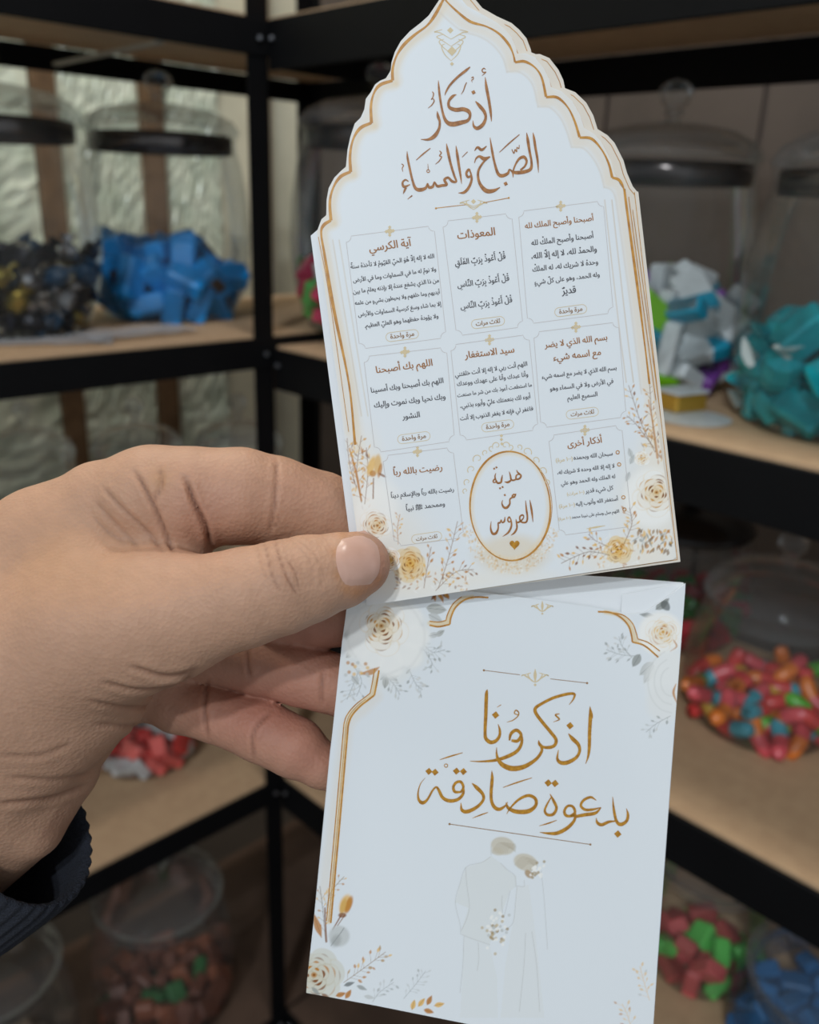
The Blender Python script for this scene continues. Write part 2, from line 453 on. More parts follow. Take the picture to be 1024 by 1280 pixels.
# jars of the middle-left shelf, seen over the hand
m_pale_sweet = pmat('cream_sweet', (180, 165, 140), 0.6); m_aqua = pmat('aqua_sweet', (120, 160, 165), 0.4)
for (x, y), lab, m, c, sd in (((-0.2609, 1.2851), 'clear lidded jar nearest the corner post, above the index finger', m_pale_sweet, 'cream', 31),
                               ((-0.4026, 1.2434), 'clear lidded jar in the middle of three above the hand', m_pale_sweet, 'beige', 32),
                               ((-0.5428, 1.1894), 'clear lidded jar of aqua sweets at the edge above the hand', m_aqua, 'aqua', 33)):
    jar(x, y, 0.94, 0.058, 0.20, lab)
    pr = [sweet_box('wrapped_sweet', (0.036, 0.026, 0.018), m, '%s wrapped sweet in a jar above the hand' % c, 'sweet', c + ' sweets above the hand')]
    if sd == 33: scatter(pr, 30, 0.0155, 0.058, 0.20, (x, y, 0.94), sd, 0.8)
    else: bpy.data.objects.remove(pr[0])

# lower-left shelf: red sweets under the wrist
gr = [sweet_box('wrapped_sweet', (0.034, 0.024, 0.018), m, '%s wrapped sweet in the jar under the palm' % c, 'sweet', c + ' sweets under the palm') for m, c in ((pmat('bright_red_wrapper', (214, 50, 46), 0.35), 'bright red'), (m_wh, 'white and clear'), (pmat('coral_wrapper', (224, 96, 88), 0.35), 'coral'))]
JR = (-0.4201, 1.2274, 0.625)
jar(*JR, 0.072, 0.155, 'clear jar of red and white sweets under the palm')
scatter(gr, 40, 0.0155, 0.072, 0.155, JR, 35, 0.8)

# lower-right shelf
pr = [sweet_box('wrapped_sweet', (0.034, 0.026, 0.018), m, '%s wrapped sweet low beside the envelope' % c, 'sweet', c + ' sweets low beside the envelope') for m, c in ((pmat('rose_wrapper', (190, 84, 84), 0.4), 'rose'), (m_gn, 'green'), (pmat('dusky_wrapper', (160, 70, 66), 0.4), 'dusky red'))]
JC = (0.3733, 0.8425, 0.625)
jar(*JC, 0.058, 0.15, 'small clear jar of rose and green sweets beside the envelope')
scatter(pr, 26, 0.0155, 0.058, 0.15, JC, 37, 0.8)
pr = [sweet_box('wrapped_sweet', (0.036, 0.026, 0.02), pmat('deep_blue_wrapper', (20, 96, 150), 0.4), 'deep blue wrapped sweet in the lowest jar by the corner of view', 'sweet', 'deep blue sweets')]
JU = (0.4653, 0.714, 0.625)
jar(*JU, 0.078, 0.11, 'low jar of deep blue sweets below the gummy jar')
scatter(pr, 60, 0.0155, 0.078, 0.11, JU, 39, 0.8)

# bottom-left shelf: two big jars seen from above
m_br = pmat('brown_sweet', (110, 64, 48), 0.5); m_or = pmat('orange_sweet', (136, 78, 54), 0.5); m_gr2 = pmat('green_sweet', (50, 100, 54), 0.5)
pr = [sweet_box('wrapped_sweet', (0.044, 0.030, 0.022), m, '%s sweet in the big jar at the bottom' % c, 'sweet', c + ' sweets in the bottom jar') for m, c in ((m_br, 'brown'), (m_or, 'orange brown'), (m_gr2, 'green'), (m_br, 'brown'))]
JD = (-0.403, 1.184, 0.13)
jar(*JD, 0.095, 0.25, 'big clear jar under the lower shelf, seen from above')
scatter(pr, 62, 0.018, 0.095, 0.25, JD, 41, 0.8)
JE = (-0.615, 1.015, 0.13)
jar(*JE, 0.095, 0.25, 'big clear jar at the lower edge beside the other big jar')
pr = [sweet_box('wrapped_sweet', (0.040, 0.028, 0.02), pmat('tan_sweet', (120, 100, 80), 0.6), 'tan sweet in the bottom jar at the edge', 'sweet', 'tan sweets in the bottom jar')]
scatter(pr, 40, 0.018, 0.095, 0.25, JE, 43, 0.8)

# small things on the shelves
o = sweet_box('sweet_box', (0.042, 0.032, 0.018), pmat('gold_box', (190, 150, 60), 0.35, metal=0.5), 'small gold box with a pale lid in front of the boxes jar', 'box', None)
o.location = (0.2675, 0.8697, 1.320); o.rotation_euler = (0, 0, 0.5)
mb = MB(); mb.box((-0.0215, -0.0165, 0.009), (0.0215, 0.0165, 0.012), 0.001); mb.build('box_top', m_wbox, o)
mb = MB(); mb.lathe([(0, 0), (0.036, 0.0), (0.037, 0.0012), (0, 0.0014)], 32)
o = mb.build('paper_disc', m_wbox); tag(o, 'white paper disc lying under the small gold box', 'paper'); o.location = (0.2696, 0.8354, 1.3102)
m_film = glass_mat('clear_film', tint=(0.85, 0.88, 0.92), haze=0.35, hazecol=(0.5, 0.52, 0.56))
for i, (px, py, a) in enumerate(((-0.4406, 1.058, 0.3), (-0.3573, 1.131, 0.9))):
    rnd = random.Random(i); n = 12; v = []; f = []
    for yy in range(n + 1):
        for xx in range(n + 1):
            v.append((0.15 * (xx / n - 0.5), 0.07 * (yy / n - 0.5), 0.002 + i * 0.003 + 0.003 * rnd.random()))
    for yy in range(n):
        for xx in range(n):
            k = yy * (n + 1) + xx; f.append((k, k + 1, k + n + 2, k + n + 1))
    o = mesh_obj('plastic_sleeve', v, f, m_film); o.location = (px, py, 1.325); o.rotation_euler = (0, 0, a)
    tag(o, ('crumpled clear plastic sleeve before the black sweets jar', 'flat clear plastic sleeve before the blue sweets jar')[i], 'packaging')

# ------------------------------------------------------------------ planes of the printed papers
def camray(px, py):
    return _F + _X * ((px - 512) / FPX) + _U * ((640 - py) / FPX)

def at_depth(px, py, d):
    return EYE + camray(px, py) * d

class Sheet:
    """a paper standing in the world: origin, right, up and facing direction"""
    def __init__(s, O, ex, ey):
        s.O = O; s.ex = ex / np.linalg.norm(ex)
        n = np.cross(s.ex, ey); s.n = n / np.linalg.norm(n); s.ey = np.cross(s.n, s.ex)
    def loc(s, px, py):
        d = camray(px, py); t = ((s.O - EYE) @ s.n) / (d @ s.n)
        q = EYE + d * t - s.O
        return np.array([q @ s.ex, q @ s.ey])
    def px(s, u, v):
        w = s.O[None] + u[:, None] * s.ex + v[:, None] * s.ey - EYE
        d = w @ _F
        return 512 + FPX * (w @ _X) / d, 640 - FPX * (w @ _U) / d
    def matrix(s):
        return Matrix(((s.ex[0], s.ey[0], s.n[0], s.O[0]), (s.ex[1], s.ey[1], s.n[1], s.O[1]), (s.ex[2], s.ey[2], s.n[2], s.O[2]), (0, 0, 0, 1)))
    def ppm(s, px, py):
        a = s.loc(px, py); b = s.loc(px + 1, py); return np.linalg.norm(b - a)

def from_quad(c, width):
    R = [camray(*p) for p in c]
    A = np.stack([R[0], -R[1], R[2], -R[3]], 1)
    d = np.linalg.svd(A)[2][-1]; d = d / d[0]
    Pq = [R[i] * d[i] for i in range(4)]
    k = width / np.linalg.norm(Pq[1] - Pq[0])
    Pq = [q * k + EYE for q in Pq]
    return Sheet(Pq[3], Pq[2] - Pq[3], Pq[0] - Pq[3])

CARD = from_quad([(390, 293), (798, 236), (848, 698), (458, 757)], 0.090)
def env_sheet():
    n = -_F * 0.985 + _X * 0.13 - _U * 0.06
    n /= np.linalg.norm(n)
    O = at_depth(440, 752, 0.2545)
    ex = _X - n * (_X @ n); ex /= np.linalg.norm(ex)
    return Sheet(O, ex, np.cross(n, ex))
ENV = env_sheet()

# ------------------------------------------------------------------ painter: colour of the print per vertex of a fine sheet
def catmull(P, k=6):
    P = [np.array(p, float) for p in P]
    if len(P) < 3: 
        return np.array([P[0] + (P[-1] - P[0]) * t / k for t in range(k + 1)])
    Q = [2 * P[0] - P[1]] + P + [2 * P[-1] - P[-2]]
    out = []
    for i in range(1, len(Q) - 2):
        a, b, c, d = Q[i - 1:i + 3]
        for j in range(k):
            t = j / k
            out.append(0.5 * ((2 * b) + (c - a) * t + (2 * a - 5 * b + 4 * c - d) * t * t + (3 * b - a - 3 * c + d) * t ** 3))
    out.append(P[-1])
    return np.array(out)

class Painter:
    def __init__(s, sheet, outline_px, res, paper):
        s.sh = sheet
        s.poly = np.array([sheet.loc(*p) for p in outline_px])
        lo = s.poly.min(0) - res; hi = s.poly.max(0) + res
        s.nx = int((hi[0] - lo[0]) / res) + 2; s.ny = int((hi[1] - lo[1]) / res) + 2
        s.lo = lo; s.res = res
        X, Y = np.meshgrid(lo[0] + np.arange(s.nx) * res, lo[1] + np.arange(s.ny) * res)
        px, py = sheet.px(X.ravel(), Y.ravel())
        s.X, s.Y = X, Y
        s.px = px.reshape(X.shape); s.py = py.reshape(X.shape)
        s.c = np.ones((s.ny, s.nx, 3)) * np.array(paper)
    def win(s, x0, y0, x1, y1):
        q = np.array([s.sh.loc(a, b) for a, b in ((x0, y0), (x1, y0), (x0, y1), (x1, y1))])
        i0, j0 = ((q.min(0) - s.lo) / s.res).astype(int) - 1; i1, j1 = ((q.max(0) - s.lo) / s.res).astype(int) + 3
        return slice(max(0, j0), max(0, min(s.ny, j1))), slice(max(0, i0), max(0, min(s.nx, i1)))
    def mix(s, w, m, col):
        m = m[..., None]; s.c[w] = s.c[w] * (1 - m) + np.array(col) * m
    def stroke(s, pts, col, width=None, a=1.0, soft=1.0, smooth=True):
        P = np.array(pts, float)
        if P.shape[1] == 2: P = np.hstack([P, np.full((len(P), 1), width or 1.0)])
        if smooth: P = catmull(P, 4)
        m = P[:, 2].max() / 2 + soft
        w = s.win(P[:, 0].min() - m, P[:, 1].min() - m, P[:, 0].max() + m, P[:, 1].max() + m)
        x, y = s.px[w], s.py[w]
        if x.size == 0: return
        best = np.full(x.shape, -1e9)
        for (x0, y0, w0), (x1, y1, w1) in zip(P[:-1], P[1:]):
            dx, dy = x1 - x0, y1 - y0; L = dx * dx + dy * dy + 1e-9
            t = np.clip(((x - x0) * dx + (y - y0) * dy) / L, 0, 1)
            d = np.hypot(x - x0 - t * dx, y - y0 - t * dy)
            best = np.maximum(best, (w0 + (w1 - w0) * t) / 2 - d)
        s.mix(w, np.clip(best / soft + 0.5, 0, 1) * a, col)
    def blob(s, cx, cy, rx, ry=None, ang=0, col=(1, 1, 1), a=1.0, soft=0.3):
        ry = ry or rx; m = max(rx, ry) * (1 + soft) + 1
        w = s.win(cx - m, cy - m, cx + m, cy + m); x, y = s.px[w] - cx, s.py[w] - cy
        if x.size == 0: return
        c, q = math.cos(ang), math.sin(ang)
        r = np.hypot((x * c + y * q) / rx, (-x * q + y * c) / ry)
        t = np.clip((1 + soft - r) / (2 * soft), 0, 1)
        s.mix(w, t * t * (3 - 2 * t) * a, col)
    def leaf(s, x, y, L, wd, ang, col, a=0.9, vein=None):
        dx, dy = math.cos(ang), math.sin(ang)
        s.stroke([(x, y, 0.3), (x + dx * L * .35, y + dy * L * .35, wd), (x + dx * L * .65, y + dy * L * .65, wd * .8), (x + dx * L, y + dy * L, 0.2)], col, a=a, soft=1.2)
        if vein: s.stroke([(x, y), (x + dx * L * .9, y + dy * L * .9)], vein, 0.6, a=.6, soft=.8)
    def rose(s, cx, cy, r, seed, white, shade, gold, dark, squash=0.9, core=(0, 0), amt=1.0):
        g = random.Random(seed); white, shade, gold, dark = map(np.array, (white, shade, gold, dark))
        for k, (q, n) in enumerate(((0.66, 6), (0.52, 6), (0.40, 5), (0.29, 5), (0.19, 4), (0.10, 3))):
            off = g.random() * 6; ox, oy = cx + core[0] * r * (1 - q), cy + core[1] * r * (1 - q)
            for i in range(n):
                a0 = off + 6.283 * i / n + g.uniform(-.25, .25); pr = r * (0.40 - 0.055 * k) * g.uniform(.85, 1.15)
                x, y = ox + math.cos(a0) * r * q, oy + math.sin(a0) * r * q * squash
                an = a0 + 1.57
                s.blob(x, y, pr * 1.16, pr * .92, an, shade * (1 - .05 * k), .55 if k < 2 else .75, .12)
                col = white * (1 - .13 * k * amt) + shade * .13 * k * amt if k * amt < 7 else shade
                s.blob(x + math.cos(a0) * pr * .10, y + math.sin(a0) * pr * .10, pr * 1.06, pr * .80, an, col, .95, .10)
                s.blob(x - math.cos(a0) * pr * .45, y - math.sin(a0) * pr * .45, pr * .8, pr * .40, an, shade * .93, .30 + .08 * k, .5)
                if k >= 1:
                    ux, uy = math.cos(a0), math.sin(a0); vx, vy = -uy, ux
                    t0 = g.uniform(-.9, -.2); t1 = g.uniform(.2, .9); arc = []
                    for t in np.linspace(t0, t1, 5):
                        arc.append((x + ux * pr * (.1 + .80 * math.cos(t * 1.3)) + vx * pr * 1.06 * math.sin(t * 1.3), y + uy * pr * (.1 + .80 * math.cos(t * 1.3)) + vy * pr * 1.06 * math.sin(t * 1.3)))
                    wm = max(.5, r * .035) * (1 + .2 * k)
                    s.stroke([(p[0], p[1], ww) for p, ww in zip(arc, (.2, wm * .9, wm * 1.4, wm * .9, .2))], gold if g.random() < .6 else dark, a=min(.95, (.10 + .20 * k) * amt), soft=.8)
        x, y = cx + core[0] * r * .95, cy + core[1] * r * .95
        s.blob(x, y, r * .10, r * .09, 0, gold, .8, .4); s.blob(x, y, r * .045, r * .04, 0, dark, .9, .4)
    def sprig(s, pts, n, size, stem, cols, seed, a=0.85, spread=1.0):
        g = random.Random(seed); P = catmull(pts, 6)
        s.stroke([(p[0], p[1], 0.9) for p in P[::3]], stem, a=a * .8, soft=.9)
        for i in range(n):
            t = 0.15 + 0.85 * (i + g.random() * .6) / n; k = min(len(P) - 2, int(t * (len(P) - 1)))
            d = P[k + 1] - P[k]; an = math.atan2(d[1], d[0]); sd = 1 if i % 2 else -1
            a1 = an + sd * g.uniform(.5, 1.1) * spread; L = size * g.uniform(.8, 1.9)
            ex, ey = P[k][0] + math.cos(a1) * L, P[k][1] + math.sin(a1) * L
            s.stroke([(P[k][0], P[k][1]), (ex, ey)], stem, .6, a=a * .6, soft=.8)
            s.leaf(ex, ey, size * g.uniform(.7, 1.2), size * g.uniform(.35, .6), a1 + g.uniform(-.4, .4), cols[g.randrange(len(cols))], a)
    def build(s, name, mat, parent, z):
        q = s.poly; x, y = s.X.ravel(), s.Y.ravel()
        ins = np.zeros(x.shape, bool); bd = np.full(x.shape, 1e9); bx_, by_ = x.copy(), y.copy()
        for i in range(len(q)):
            x0, y0 = q[i]; x1, y1 = q[(i + 1) % len(q)]
            c = ((y0 > y) != (y1 > y)) & (x < (x1 - x0) * (y - y0) / (y1 - y0 + 1e-15) + x0); ins ^= c
            dx, dy = x1 - x0, y1 - y0; t = np.clip(((x - x0) * dx + (y - y0) * dy) / (dx * dx + dy * dy + 1e-15), 0, 1)
            ax, ay = x0 + t * dx, y0 + t * dy; d = np.hypot(x - ax, y - ay); m = d < bd
            bd[m] = d[m]; bx_[m] = ax[m]; by_[m] = ay[m]
        near = (~ins) & (bd < s.res * 1.5); x = np.where(near, bx_, x); y = np.where(near, by_, y)
        ok = (ins | near).reshape(s.ny, s.nx); insg = ins.reshape(s.ny, s.nx)
        fo = ok[:-1, :-1] & ok[1:, :-1] & ok[:-1, 1:] & ok[1:, 1:] & (insg[:-1, :-1] | insg[1:, :-1] | insg[:-1, 1:] | insg[1:, 1:])
        idx = np.arange(s.nx * s.ny).reshape(s.ny, s.nx)
        F = np.stack([idx[:-1, :-1][fo], idx[:-1, 1:][fo], idx[1:, 1:][fo], idx[1:, :-1][fo]], 1)
        use, inv = np.unique(F, return_inverse=True); F = inv.reshape(F.shape)
        V = np.stack([x[use], y[use], np.full(len(use), z)], 1)
        me = fast_mesh(name, V, F)
        at = me.color_attributes.new('print', 'FLOAT_COLOR', 'POINT')
        cc = np.ones((len(use), 4), np.float32); cc[:, :3] = s.c.reshape(-1, 3)[use]
        at.data.foreach_set('color', cc.ravel())
        me.materials.append(mat)
        o = bpy.data.objects.new(name, me); COL.objects.link(o); o.parent = parent
        return o

def fast_mesh(name, V, F):
    me = bpy.data.meshes.new(name)
    me.vertices.add(len(V)); me.vertices.foreach_set('co', np.asarray(V, np.float32).ravel())
    me.loops.add(F.size); me.loops.foreach_set('vertex_index', F.astype(np.int32).ravel())
    me.polygons.add(len(F)); me.polygons.foreach_set('loop_start', np.arange(0, F.size, F.shape[1], dtype=np.int32))
    me.update(calc_edges=True)
    return me

def attr_mat(name, attr, rough, spec=0.3, coat=0.0):
    m, nt, b = new_mat(name)
    a = nt.nodes.new('ShaderNodeAttribute'); a.attribute_name = attr
    nt.links.new(a.outputs['Color'], b.inputs['Base Color'])
    b.inputs['Roughness'].default_value = rough; b.inputs['Specular IOR Level'].default_value = spec
    return m

PAPER = lin((226, 229, 231)); CREAM = lin((228, 219, 206)); GOLD = lin((190, 122, 26)); GOLDD = lin((132, 74, 10)); GOLDL = lin((230, 182, 96))
GREY = lin((150, 152, 148)); GREYL = lin((196, 197, 194)); GREYD = lin((96, 100, 98)); WHITE = lin((243, 240, 234)); WARM = lin((232, 208, 168))
m_paper = pmat('white_card', (228, 230, 232), 0.55, spec=0.3)
m_print = attr_mat('printed_paper', 'print', 0.42, 0.35)
m_ink_brown = pmat('brown_gold_ink', (176, 118, 62), 0.45, col2=(140, 88, 42), nscale=900)
m_ink_gold = pmat('gold_ink', (196, 140, 34), 0.4, col2=(160, 106, 20), nscale=900)
m_ink_dark = pmat('dark_ink', (78, 76, 80), 0.6)
m_line_gold = pmat('gold_line_ink', (206, 150, 66), 0.4, col2=(176, 118, 48), nscale=400)
m_line_pale = pmat('pale_line_ink', (200, 194, 192), 0.6)
m_line_soft = pmat('pale_gold_ink', (214, 194, 156), 0.6)
m_ink_mid = pmat('ochre_ink', (150, 112, 72), 0.6)

def solid(sheet, outline, z0, z1, name, mat, parent, off=(0, 0), rot=0.0, piv=None):
    """card stock: outline extruded from z0 (back) to z1 (front)"""
    q = np.array([sheet.loc(*p) for p in outline])
    if rot or off != (0, 0):
        c = sheet.loc(*piv) if piv else q.mean(0); a = math.radians(rot)
        Rm = np.array([[math.cos(a), -math.sin(a)], [math.sin(a), math.cos(a)]])
        q = (q - c) @ Rm.T + c + np.array(off)
    n = len(q)
    import mathutils.geometry as mg
    tri = mg.tessellate_polygon([[Vector((p[0], p[1], 0)) for p in q]])
    V = [(p[0], p[1], z1) for p in q] + [(p[0], p[1], z0) for p in q]
    F = [t for t in tri] + [tuple(i + n for i in reversed(t)) for t in tri] + [(i, i + n, (i + 1) % n + n, (i + 1) % n) for i in range(n)]
    return mesh_obj(name, V, F, mat, parent), q

class Ink:
    """flat ribbons and glyphs joined into one printed part"""
    zc = 0
    def __init__(s, sheet, z): s.sh = sheet; s.z = z; s.v = []; s.f = []
    def ribbon(s, pts, scale=1.0, org=(0, 0), smooth=True, k=6, width=None, closed=False):
        P = np.array([p if len(p) == 3 else (p[0], p[1], width) for p in pts], float)
        if smooth: P = catmull(P, k)
        x = org[0] + P[:, 0] / scale; y = org[1] + P[:, 1] / scale; w = np.maximum(P[:, 2], 0.05) / scale
        L = np.array([s.sh.loc(a, b) for a, b in zip(x, y)])
        mm = s.sh.ppm(x.mean(), y.mean())
        T = np.gradient(L, axis=0); T /= (np.linalg.norm(T, axis=1)[:, None] + 1e-12)
        N = np.stack([-T[:, 1], T[:, 0]], 1) * (w * mm / 2)[:, None]
        Ink.zc = (Ink.zc + 1) % 12; z = s.z + Ink.zc * 4e-6
        n = len(s.v)
        for a, b in zip(L + N, L - N): s.v += [(a[0], a[1], z), (b[0], b[1], z)]
        for i in range(len(L) - 1): s.f.append((n + 2 * i, n + 2 * i + 1, n + 2 * i + 3, n + 2 * i + 2))
    def poly(s, pts, scale=1.0, org=(0, 0)):
        n = len(s.v); Ink.zc = (Ink.zc + 1) % 12; z = s.z + Ink.zc * 4e-6
        for p in pts:
            q = s.sh.loc(org[0] + p[0] / scale, org[1] + p[1] / scale); s.v.append((q[0], q[1], z))
        s.f.append(tuple(range(n, n + len(pts))))
    def diamond(s, x, y, r, scale=1.0, org=(0, 0), ang=0.0):
        s.poly([(x + r * math.cos(a + ang), y + r * math.sin(a + ang)) for a in (0, 1.5708, 3.1416, 4.7124)], scale, org)
    def disc(s, x, y, r, scale=1.0, org=(0, 0), n=16):
        s.poly([(x + r * math.cos(a), y + r * math.sin(a)) for a in np.linspace(0, 6.283, n, endpoint=False)], scale, org)
    def ring(s, x, y, r, w, scale=1.0, org=(0, 0), ry=None, ang=0, n=40):
        ry = ry or r; c, q = math.cos(ang), math.sin(ang)
        s.ribbon([(x + r * math.cos(a) * c - ry * math.sin(a) * q, y + r * math.cos(a) * q + ry * math.sin(a) * c, w) for a in np.linspace(0, 6.2832, n)], scale, org, smooth=False)
    def build(s, name, mat, parent, label=None):
        o = mesh_obj(name, s.v, s.f, mat, parent)
        if label: o['label'] = label
        return o

# ------------------------------------------------------------------ Arabic lettering: joining forms laid out right to left
FORMS = {}
for cp in list(range(0xFE70, 0xFEFD)) + [0xFDFA, 0xFDF2]:
    d = unicodedata.decomposition(chr(cp)).split()
    if len(d) >= 2 and d[0] in ('<isolated>', '<final>', '<initial>', '<medial>'):
        FORMS.setdefault(tuple(int(x, 16) for x in d[1:]), {})[d[0][1:-1]] = chr(cp)
MARKS = set('\u064b\u064c\u064d\u064e\u064f\u0650\u0651\u0652')
def shape_text(t):
    base = []
    for ch in t:
        if ch in MARKS and base: base[-1][1].append(ch)
        else: base.append([ch, []])
    i = 0; u = []
    while i < len(base):
        ch = base[i][0]
        if ch == '\u0644' and i + 1 < len(base) and (0x644, ord(base[i + 1][0])) in FORMS:
            u.append([(0x644, ord(base[i + 1][0])), base[i][1] + base[i + 1][1]]); i += 2
        else: u.append([(ord(ch),), base[i][1]]); i += 1
    def dual(k): return k in FORMS and 'initial' in FORMS[k]
    def joins(k): return k in FORMS and 'final' in FORMS[k]
    out = []
    for i, (k, mk) in enumerate(u):
        if k not in FORMS: out.append((chr(k[0]), mk)); continue
        prev = i > 0 and dual(u[i - 1][0]) and joins(k)
        nxt = i + 1 < len(u) and dual(k) and joins(u[i + 1][0])
        f = FORMS[k]
        form = 'medial' if prev and nxt else 'final' if prev else 'initial' if nxt else 'isolated'
        out.append((f.get(form) or f.get('isolated') or list(f.values())[0], mk))
    return out[::-1]

GLYPH = {}
def load_glyphs(texts):
    need = set('.')
    for t in texts:
        for g, mk in shape_text(t): need.add(g); need |= set(mk)
    need.discard(' ')
    tmp = []
    def mk_obj(body):
        c = bpy.data.curves.new('glyph_source', 'FONT'); c.body = body; c.resolution_u = 2; c.offset = 0.0
        o = bpy.data.objects.new('glyph_source', c); COL.objects.link(o); tmp.append(o); return o
    objs = {g: (mk_obj(g), mk_obj(g + '.')) for g in sorted(need)}

    dg = bpy.context.evaluated_depsgraph_get(); dg.update()
    from mathutils.geometry import interpolate_bezier, tessellate_polygon
    def grab(o, fill=True):
        cu = o.to_curve(dg); loops = []
        for sp in cu.splines:
            pts = []
            if sp.type == 'BEZIER':
                bp = sp.bezier_points
                for i in range(len(bp)):
                    a, b = bp[i], bp[(i + 1) % len(bp)]
                    straight = (a.handle_right - a.co).length < 1e-5 and (b.handle_left - b.co).length < 1e-5
                    seg = [a.co, b.co] if straight else interpolate_bezier(a.co, a.handle_right, b.handle_left, b.co, 4)
                    pts += [(q[0], q[1]) for q in seg[:-1]]
            else: pts = [(q.co[0], q.co[1]) for q in sp.points]
            if len(pts) > 2: loops.append(np.array(pts))
        o.to_curve_clear()
        if not loops: return np.zeros((0, 2)), []
        if not fill: return np.vstack(loops), []
        def area(p): return 0.5 * (p[:, 0] * np.roll(p[:, 1], -1) - p[:, 1] * np.roll(p[:, 0], -1)).sum()
        def inside(pt, p):
            r = False
            for (x0, y0), (x1, y1) in zip(p, np.roll(p, -1, 0)):
                if (y0 > pt[1]) != (y1 > pt[1]) and pt[0] < (x1 - x0) * (pt[1] - y0) / (y1 - y0) + x0: r = not r
            return r
        A = [area(p) for p in loops]; sgn = np.sign(A[int(np.argmax(np.abs(A)))])
        outer = [[p] for p, a in zip(loops, A) if np.sign(a) == sgn]
        for p, a in zip(loops, A):
            if np.sign(a) != sgn:
                c = [q for q in outer if inside(p.mean(0), q[0]) and inside(p[0], q[0])]
                if c: min(c, key=lambda q: abs(area(q[0]))).append(p)
        V = []; F = []; n = 0
        for grp in outer:
            T_ = tessellate_polygon([[Vector((x, y, 0)) for x, y in p] for p in grp])
            for p in grp: V.append(p)
            F += [tuple(i + n for i in t) for t in T_]; n += sum(len(p) for p in grp)
        return np.vstack(V), F
    dot = grab(objs['.'][0])[0]; d0, d1 = dot[:, 0].min(), dot[:, 0].max()
    for g, (a, b) in objs.items():
        v, f = grab(a); vb, _ = grab(b, False)
        # the appended full stop is rightmost: its right edge gives the advance
        adv = vb[:, 0].max() - d1
        if len(v): GLYPH[g] = (v, f, float(adv))
    for o in tmp:
        c = o.data; bpy.data.objects.remove(o); bpy.data.curves.remove(c)
    GLYPH[' '] = (np.zeros((0, 2)), [], 0.26)

def layout(t):
    V = []; F = []; x = 0.0; n = 0
    def put(v, f, dx, dy):
        nonlocal n
        V.append(v + np.array([dx, dy])); F.extend(tuple(i + n for i in q) for q in f); n += len(v)
    for g, mk in shape_text(t):
        v, f, adv = GLYPH.get(g, GLYPH[' '])
        if len(v):
            put(v, f, x, 0)
            cx = x + (v[:, 0].min() + v[:, 0].max()) / 2; top = v[:, 1].max(); bot = v[:, 1].min()
            for m in mk:
                if m not in GLYPH: continue
                mv, mf, _ = GLYPH[m]; mx = (mv[:, 0].min() + mv[:, 0].max()) / 2
                if m == '\u0650' or m == '\u064d': dy = min(0, bot - 0.04 - mv[:, 1].max()); bot = mv[:, 1].min() + dy
                else: dy = max(-0.12, top + 0.05 - mv[:, 1].min()); top = mv[:, 1].max() + dy
                put(mv, mf, cx - mx, dy)
        x += adv
    return np.vstack(V), F, x

def write(ink, t, l, r, ys=1.0, bold=0.022):
    """set the line t between two baseline points (photo pixels of left and right end)"""
    V, F, adv = layout(t)
    x0, x1 = V[:, 0].min(), V[:, 0].max()
    a, b = ink.sh.loc(*l), ink.sh.loc(*r); e = b - a; L = np.linalg.norm(e); e /= L
    s = L / (x1 - x0); nrm = np.array([-e[1], e[0]])
    q = a[None] + (V[:, :1] - x0) * s * e + V[:, 1:] * s * ys * nrm
    for dx in (-bold, 0.0, bold):
        n = len(ink.v); Ink.zc = (Ink.zc + 1) % 12; z = ink.z + Ink.zc * 4e-6
        o = e * dx * s + nrm * abs(dx) * s * 0.4
        ink.v += [(p[0] + o[0], p[1] + o[1], z) for p in q]; ink.f += [tuple(i + n for i in f) for f in F]

# zoom frames the lettering was measured in: (origin x, origin y, scale)
ZB, ZC, ZD, ZE = (400, 240, 4.267), (600, 240, 4.096), (430, 420, 4.0), (620, 400, 3.767)
def Zp(z, p): return (z[0] + p[0] / z[2], z[1] + p[1] / z[2])
HEAD, BODY_T, PILL, MUTE = [], [], [], []
def L_(dst, t, z, l, r): dst.append((t, Zp(z, l), Zp(z, r)))
L_(HEAD, 'آية الكرسي', ZB, (265, 318), (490, 287))
L_(BODY_T, 'الله لا إله إلاّ هُوَ الحيّ القيّومُ لا تأخذهُ سنةٌ', ZB, (165, 410), (610, 352))
L_(BODY_T, 'ولا نومٌ له ما في السماوات وما في الأرض', ZB, (178, 482), (620, 421))
L_(BODY_T, 'من ذا الذي يشفع عندهُ إلا بإذنه يعلمُ ما بين', ZB, (178, 543), (635, 481))
L_(BODY_T, 'أيديهم وما خلفهم ولا يحيطون بشيءٍ من علمه', ZB, (188, 603), (640, 542))
L_(BODY_T, 'إلا بما شاء وسعَ كرسيهُ السماوات والأرض', ZB, (205, 665), (648, 606))
L_(BODY_T, 'ولا يؤودهُ حفظهما وهو العليّ العظيم.', ZB, (240, 724), (632, 671))
L_(PILL, 'مرة واحدة', ZB, (377, 783), (503, 767))
L_(HEAD, 'المعوذات', ZB, (735, 251), (935, 230))
L_(BODY_T, 'قُلْ أَعُوذُ بِرَبِّ الفَلَقِ', ZB, (722, 392), (990, 356))
L_(BODY_T, 'قُلْ أَعُوذُ بِرَبِّ النَّاسِ', ZB, (735, 510), (1010, 473))
L_(BODY_T, 'قُلْ أَعُوذُ بِرَبِّ النَّاسِ', ZB, (752, 625), (1026, 588))
L_(PILL, 'ثلاث مرات', ZB, (833, 714), (962, 697))
L_(HEAD, 'أصبحنا وأصبح الملك لله', ZC, (232, 188), (582, 146))
L_(BODY_T, 'أصبحنا وأصبح الملكُ لله', ZC, (265, 274), (582, 235))
L_(BODY_T, 'والحمدُ لله، لا إله إلاّ الله،', ZC, (265, 343), (598, 304))
L_(BODY_T, 'وحدهُ لا شريك له، له الملكُ', ZC, (270, 408), (605, 369))
